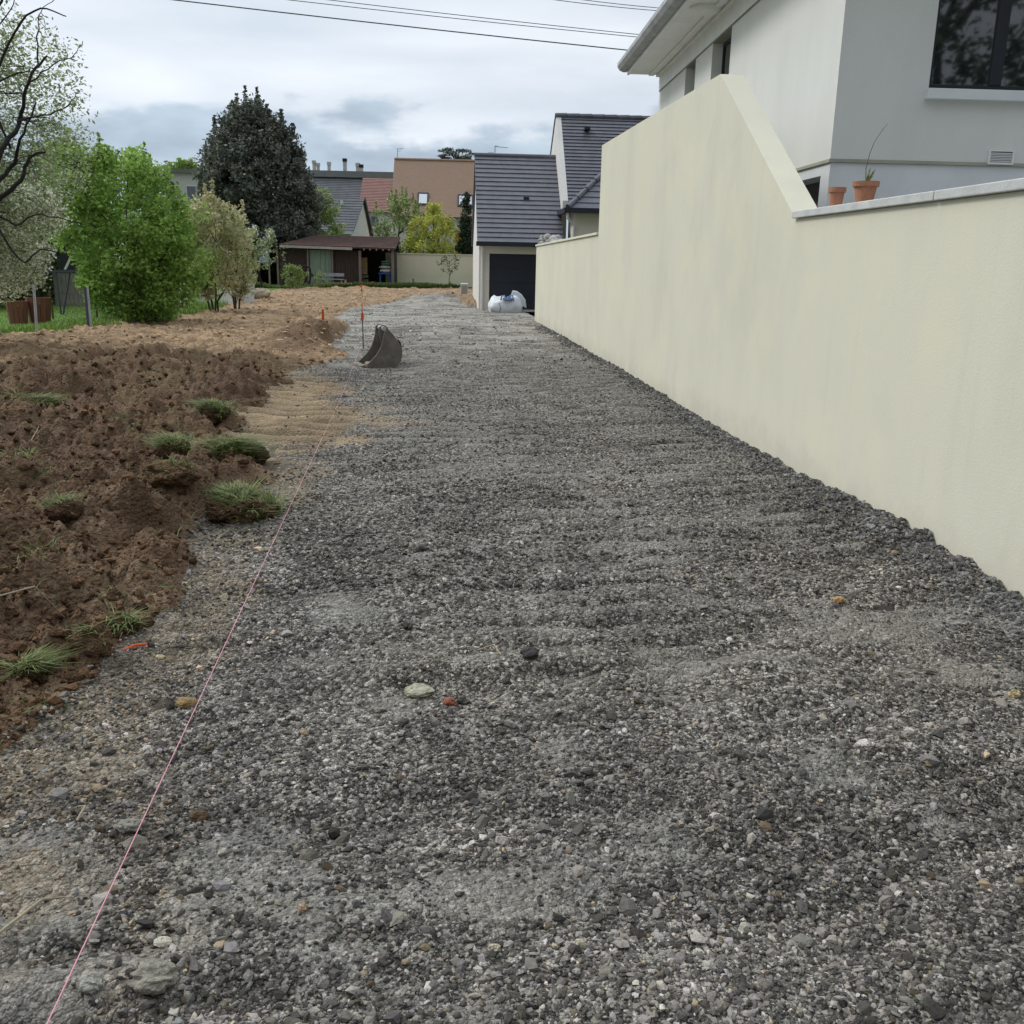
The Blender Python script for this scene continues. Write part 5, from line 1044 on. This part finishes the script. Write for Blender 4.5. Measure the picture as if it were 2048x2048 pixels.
def frame():
    Y = 27; P = lambda px, py: Vector(at_y(px, py, Y)); m_w = mat('white_tube', (.62, .63, .64), rough=.4, var=.1)
    e = empty('tubular_rack', tuple(put(135, Y)), 'white tubular frame with slanted bars and dark cover, on thin legs behind the lawn', 'frame')
    MB().tube([P(78, 500), P(92, 480), P(108, 478), P(150, 478), P(160, 484), P(164, 500), P(164, 540)], .045, 8).build('tube_frame', m_w, e)
    MB().bar(P(118, 488), P(106, 512), .05, .05).bar(P(155, 487), P(130, 539), .05, .05).bar(P(180, 495), P(158, 540), .05, .05).build('slanted_bar', m_w, e)
    MB().bar(P(92, 543), P(185, 542), .08, .06).build('bottom_rail', m_dkp, e)
    a = P(100, 482); c = P(172, 540); MB().box(a.x, c.x, Y+.5, Y+.56, c.z, a.z).build('dark_cover', mat('cover_mat', (.02, .021, .026), rough=.7), e)
    for p, q in (((112, 545), (118, 585)), ((140, 545), (120, 583)), ((168, 545), (170, 590))): b_ = P(*q); b_.z = hz1(b_.x, Y)-.1; MB().tube([P(*p), b_], .025, 6).build('leg', m_dkp, e)
frame()
a = at_y(105, 546, 32); c = at_y(185, 585, 32); b = MB()
for k in range(9): x = a[0]+k*(c[0]-a[0])/9; b.box(x, x+(c[0]-a[0])/9-.02, 32, 32.03, hz1(x, 32)-.1, a[2])
o = b.build('board_fence', mat('weathered_fence', (.30, .27, .26), var=.2, scale=4)); tag(o, 'weathered grey board fence at the back of the lawn below the tubular frame', 'fence')
m_tc = mat('red_wood', (.19, .085, .055), var=.25, scale=6, stretch=(5, 5, .5))
for (px, Y, wd, h, lb) in ((28, 23, .24, .55, 'narrow red-brown wooden planter at the left edge under the blossom'), (72, 23.4, .28, .62, 'wider red-brown wooden planter right of the narrow one')):
    p = put(px, Y); e = empty('planter', p, lb, 'planter', 'red-brown planters under the blossom tree'); n = 12; b = MB()
    for k in range(n):
        a0 = 2*PI*k/n; r0, r1 = wd*.8, wd
        c = []
        for zz, rr in ((0, r0), (h, r1)):
            for (aa, ri) in ((a0, rr), (a0+2*PI/n*.92, rr), (a0+2*PI/n*.92, rr-.03), (a0, rr-.03)): c.append((p[0]+ri*math.cos(aa), p[1]+ri*math.sin(aa), p[2]+zz-.02))
        b.hexa(c)
    b.build('staves', m_tc, e); MB().lathe((p[0], p[1], p[2]+h*.7), [(wd*.90, 0), (wd*.90, .02), (.01, .05)], 16).build('potting_soil', mat('potting_mat', (.12, .10, .075)), e)

# ------------------------------------------------------------------ excavator bucket
def bucket():
    m_b = mat('worn_steel', (.15, .135, .12), rough=.55, var=.25, scale=8, metal=.2, bump=.002, bscale=50)
    m_in = mat('bright_steel', (.45, .43, .42), rough=.45, var=.2, metal=.4)
    p = at_z(748, 736, 0); O = Vector((p[0]+.10, p[1]+.02, hz1(p[0], p[1])-.01)); SB = .9; rz = math.radians(19)
    e = empty('excavator_bucket', tuple(O), 'dark steel excavator bucket lying on the gravel with its mouth to the left', 'bucket', rz=rz)
    bpy.context.view_layer.update()
    ux = Vector((math.cos(rz), math.sin(rz), 0)); uy = Vector((-math.sin(rz), math.cos(rz), 0)); H_ = .66
    def W(u, v, z): return O+ux*u*SB+uy*v*SB*1.6+Vector((0, 0, z*SB))
    # side profile: (u, z): lip at left, rounded back at right, ears on top
    prof = [(-.26, .05), (-.12, .005), (.04, -.01), (.18, -.005), (.29, .035), (.365, .11), (.395, .21), (.385, .33), (.34, .43), (.28, .52), (.21, .60), (.15, .645), (.095, .64), (.07, .58), (.045, .46), (.0, .34), (-.08, .22), (-.18, .12)]
    for v in (0, .40): MB().prism([W(u, v, z) for u, z in prof], uy*.022).build('side_plate', m_b, e, bevel=.004)
    shell = [(-.30, .035), (-.22, .015), (-.05, -.012), (.12, -.012), (.285, .04), (.382, .145), (.402, .28), (.385, .41), (.32, .515)]
    b = MB()
    for (a, c) in zip(shell[:-1], shell[1:]):
        b.hexa([W(a[0], .023, a[1]), W(c[0], .023, c[1]), W(c[0], .399, c[1]), W(a[0], .399, a[1]), W(a[0], .023, a[1]+.016), W(c[0]-.012, .023, c[1]+.012), W(c[0]-.012, .399, c[1]+.012), W(a[0], .399, a[1]+.016)])
    b.build('shell', m_b, e)
    b = MB()
    for k in range(4): v = .04+k*.095; b.hexa([W(-.37, v+.015, .025), W(-.26, v, .03), W(-.26, v+.06, .03), W(-.37, v+.045, .025), W(-.37, v+.015, .035), W(-.26, v, .06), W(-.26, v+.06, .06), W(-.37, v+.045, .035)])
    b.build('tooth', mat('tooth_steel', (.25, .22, .17), rough=.6, var=.2), e)
    # ears with bosses and pins
    for v in (.10, .27):
        MB().prism([W(u, v, z) for u, z in ((.06, .42), (.02, .60), (.03, .70), (.085, .735), (.15, .72), (.20, .65), (.34, .50), (.36, .42))], uy*.025).build('ear', m_b, e, bevel=.004)
    MB().tube([W(.095, .06, .675), W(.095, .34, .675)], .036, 14).build('pin', m_in, e, smooth=False)
    MB().tube([W(.30, .02, .50), W(.30, .38, .50)], .028, 14).build('pin', m_in, e)
    MB().box(0, 0, 0, 0, 0, 0); q = [W(.39, .12, .50), W(.47, .12, .49), W(.47, .28, .49), W(.39, .28, .50)]
    MB().hexa([*q, *[x+Vector((0, 0, .02)) for x in q]]).build('lug', m_b, e)
    MB().prism([W(.21, -.004, .20), W(.30, -.004, .20), W(.30, -.004, .26), W(.21, -.004, .26)], -uy*.004).build('plate', mat('plate_mat', (.16, .15, .14)), e)
    n = 60; x = rng.uniform(-.18, .15, n); v_ = rng.uniform(.05, .37, n)
    pts = np.array([tuple(W(a_, c_, .03+.03*rng.uniform())) for a_, c_ in zip(x, v_)])
    o = stones('clay_inside', pts[:, 0], pts[:, 1], pts[:, 2], rng.uniform(.02, .05, n), np.tile([[.36, .27, .16]], (n, 1))*rng.uniform(.6, 1.3, (n, 1)), m_clod, sub=1); tag(o, 'yellowish clay lumps lying inside the mouth of the excavator bucket', 'clay', kind='stuff')
bucket()

# ------------------------------------------------------------------ bulk bag, heat pump unit
def bag():
    c = at_z(1012, 626, 0); X, Yc = c[0], c[1]+.55; s_ = Yc/1890; hw = 39*s_; m_ = mat('bag_white', (.66, .68, .70), rough=.55, var=.08, scale=6, bump=.03, bscale=5)
    e = empty('bulk_bag', (X, Yc, hz1(X, Yc)), 'slumped white builder\'s bulk bag on the gravel in front of the garage door', 'bag'); z0 = hz1(X, Yc)-.02
    n, r_ = 40, 14; V = []; g = np.random.default_rng(5); ph = g.uniform(0, 6, 8)
    for i in range(r_+1):
        t = i/r_
        for j in range(n):
            a = 2*PI*j/n; sq = 1/max(abs(math.cos(a)), abs(math.sin(a)))**.62
            rr = (.92+.10*math.sin(PI*min(t*1.3, 1)))*(1-max(0, t-.80)**1.5*2.6)
            rr *= 1+.03*math.sin(5*a+ph[0]+3*t)+.02*math.sin(11*a+ph[1]-6*t)
            zt = .50*t+.07*t*math.sin(2*a+ph[2])+.03*t*math.sin(7*a+ph[3])
            V.append((X+hw*.84*sq*rr*math.cos(a), Yc+.48*sq*rr*math.sin(a), z0+zt))
    Fq = [(i*n+j, i*n+(j+1) % n, (i+1)*n+(j+1) % n, (i+1)*n+j) for i in range(r_) for j in range(n)]
    V.append((X, Yc, z0+.40)); k = len(V)-1
    me = bpy.data.meshes.new('bag_body'); me.from_pydata(V, [], Fq+[(r_*n+j, r_*n+(j+1) % n, k) for j in range(n)]); me.materials.append(m_)
    for p in me.polygons: p.use_smooth = True
    o = bpy.data.objects.new('bag_body', me); COL.objects.link(o); o.parent = e; o.matrix_parent_inverse = Matrix.Translation(-e.location)
    # raised flap
    b = MB(); fl = [(.0, .36), (.10, .48), (.18, .62), (.22, .74), (.38, .72), (.55, .60), (.68, .42), (.72, .16), (.55, .26), (.3, .38)]
    b.prism([(X+u, Yc-.1+.12*(u), z0+z) for u, z in fl], (.02, .10, .02)); b.build('flap', m_, e, bevel=.01)
    b = MB()
    for a0, hh in ((-.18, .10), (.02, .07), (.10, .11)): b.tube([(X+a0, Yc-.34, z0+.44), (X+a0+.03, Yc-.38, z0+.47+hh), (X+a0+.12, Yc-.40, z0+.49+hh), (X+a0+.17, Yc-.44, z0+.42)], .028, 6)
    b.build('loop_strap', mat('strap_blue', (.22, .30, .52), var=.2), e)
    MB().box(X-.12, X+.22, Yc-.56, Yc-.40, z0+.46, z0+.52).build('blue_print', mat('strap_blue', (.22, .30, .52)), e)
    MB().tube([(X-.28, Yc-.535, z0+.30), (X-.22, Yc-.54, z0+.34), (X-.20, Yc-.54, z0+.18), (X-.21, Yc-.53, z0+.02)], .012, 6).build('seam', mat('seam_mat', (.12, .12, .13)), e)
bag()
p = at_z(928, 597, .05); Yh = 43; a = at_y(921, 596, Yh); c = at_y(936, 567, Yh); z0 = hz1(a[0], Yh)
e = empty('heat_pump', (a[0], Yh, z0), 'white box-shaped outdoor heat pump unit beside the left flank of the garage', 'heat pump'); m_hp = mat('hp_white', (.60, .60, .58), rough=.5, var=.06)
zz = max(c[2], z0+.62); MB().box(a[0], c[0], Yh, Yh+.75, z0+.04, zz).build('casing', m_hp, e, bevel=.02)
MB().box(a[0]+.04, c[0]-.04, Yh-.012, Yh-.002, z0+.12, zz-.08).build('front_grille', mat('hp_grey', (.35, .35, .34), bump=.01, bscale=30, stretch=(1, 1, 6)), e)
MB().tube([(c[0]-.08, Yh-.3, z0+.05), (c[0]-.02, Yh-.3, z0+.18), (c[0]+.12, Yh-.3, z0+.22), (c[0]+.24, Yh-.3, z0+.12), (c[0]+.26, Yh-.3, z0)], .028, 8).build('pipe', m_hp, e)
# white scrap and post by the far wall
q = at_y(828, 560, 55.2); z = hz1(q[0], 55.2); o = MB().bar((q[0], 55.2, z-.1), (q[0]-.05, 55.2, z+.5), .1, .1).build('wooden_post', m_post); tag(o, 'short leaning grey wooden post in the grass before the far beige wall', 'post')
q = at_y(836, 568, 54.6); z = hz1(q[0], 54.6); o = MB().prism([(q[0]-.1, 54.6, z), (q[0]+.22, 54.6, z), (q[0]+.18, 54.6, z+.2), (q[0]-.06, 54.6, z+.22)], (0, .06, .0)).build('white_sheet', m_wht, bevel=.01); tag(o, 'small white piece of sheet lying right of the leaning wooden post', 'sheet')

# ------------------------------------------------------------------ stakes with tape, string line
m_or2 = mat('orange_tape', (.75, .13, .04), rough=.5, var=.1, trans=.25); m_rod = mat('rebar', (.045, .04, .035), rough=.8)
def stake(px, bot, top, Y, tapes, lb, rod=True):
    a = at_y(px+2, bot, Y); c = at_y(px-1, top, Y); z0 = hz1(a[0], Y); zt_ = max(c[2], z0+.40)
    e = empty('survey_stake', (a[0], Y, z0), lb, 'stake', 'survey stakes with orange tape')
    if rod: MB().tube([(a[0], Y, z0-.1), (c[0], Y, zt_)], .010, 8).build('rod', m_rod, e)
    else: MB().box(a[0]-.022, a[0]+.022, Y-.02, Y+.02, z0-.1, zt_).build('rod', m_or2, e)
    b = MB()
    for (t, wd, hh) in tapes:
        z = z0+(zt_-z0)*t; x = a[0]+(c[0]-a[0])*t
        b.hexa([(x-wd, Y-.02, z-hh), (x+wd*.7, Y-.03, z-hh*.7), (x+wd*.5, Y+.02, z-hh*.8), (x-wd*.9, Y+.02, z-hh), (x-wd*.5, Y-.02, z+hh), (x+wd, Y-.03, z+hh*.8), (x+wd*.8, Y+.02, z+hh), (x-wd*.5, Y+.02, z+hh*.9)])
    b.build('tape', m_or2, e)
stake(725, 698, 609, 18.4, ((.70, .035, .055), (.78, .03, .03), (.88, .010, .09), (.97, .008, .06)), 'dark rod stake with fluttering orange tape beside the excavator bucket')
stake(645, 668, 633, 20.3, ((.5, .02, .08), (.1, .035, .06)), 'orange stake standing on the dug earth mound', rod=False)
stake(723, 590, 568, 41, ((.85, .07, .05), (.55, .05, .06)), 'small distant stake with an orange tape bow in front of the shed')
# string from the near left corner to the far stake
def string():
    pts = []; p0 = at_z(92, 2052, .06); p1 = at_z(680, 800, .06)
    z0 = .05
    for i in range(25):
        t = i/24; p = p0+(p1-p0)*t; zz = .06+.0*t; pts.append((p[0], p[1], max(zz, hz1(p[0], p[1])+.012)))
    e_ = at_y(724, 692, 18.4); 
    for i in range(1, 9):
        t = i/8; q = np.array(pts[24])*(1-t)+np.array([e_[0], 18.4, hz1(e_[0], 18.4)+.10])*t; pts.append((q[0], q[1], max(q[2], hz1(q[0], q[1])+.012)))
    q = at_z(60, 2180, .06); pts.insert(0, (q[0], q[1], .06))
    o = MB().tube(pts, .0016, 6).build('string_line', mat('pink_string', (.66, .30, .36), rough=.6, var=.05)); tag(o, 'taut pink mason\'s string line running along the left side of the gravel', 'string')
    p = at_z(264, 1288, .03); z = hz1(p[0], p[1]); o = MB().tube([(p[0]-.02, p[1]-.03, z+.012), (p[0]+.01, p[1], z+.02), (p[0]+.05, p[1]+.03, z+.012)], .006, 6).build('tape_scrap', m_or2); tag(o, 'scrap of pink-red tape on the clay left of the string', 'tape')
string()

# ------------------------------------------------------------------ power lines
m_wire = mat('wire', (.09, .10, .12), rough=.6, var=0)
for (a, b_, Y, r, lb) in (((300, -6), (1262, 101), 36, .020, 'lowest and longest overhead wire in the sky'), ((545, -4), (1274, 74), 38, .013, 'lower wire of the close pair in the middle of the sky'), ((560, -12), (1277, 69), 38.4, .013, 'upper wire of the close pair in the middle of the sky'),
                          ((1090, -3), (1322, 22), 40, .013, 'lower wire of the short pair at the top beside the eaves'), ((1110, -8), (1330, 17), 40.4, .013, 'upper wire of the short pair at the top beside the eaves')):
    p = at_y(*a, Y); q = at_y(*b_, Y); d = q-p; pts = []
    for i in range(21):
        t = -1.2+3.6*i/20; c = p+d*t; sag = .12*((t-.5)**2-.25); pts.append((c[0], c[1], c[2]+sag))
    o = MB().tube(pts, r, 6).build('power_line', m_wire); tag(o, lb, 'wire', 'overhead wires')
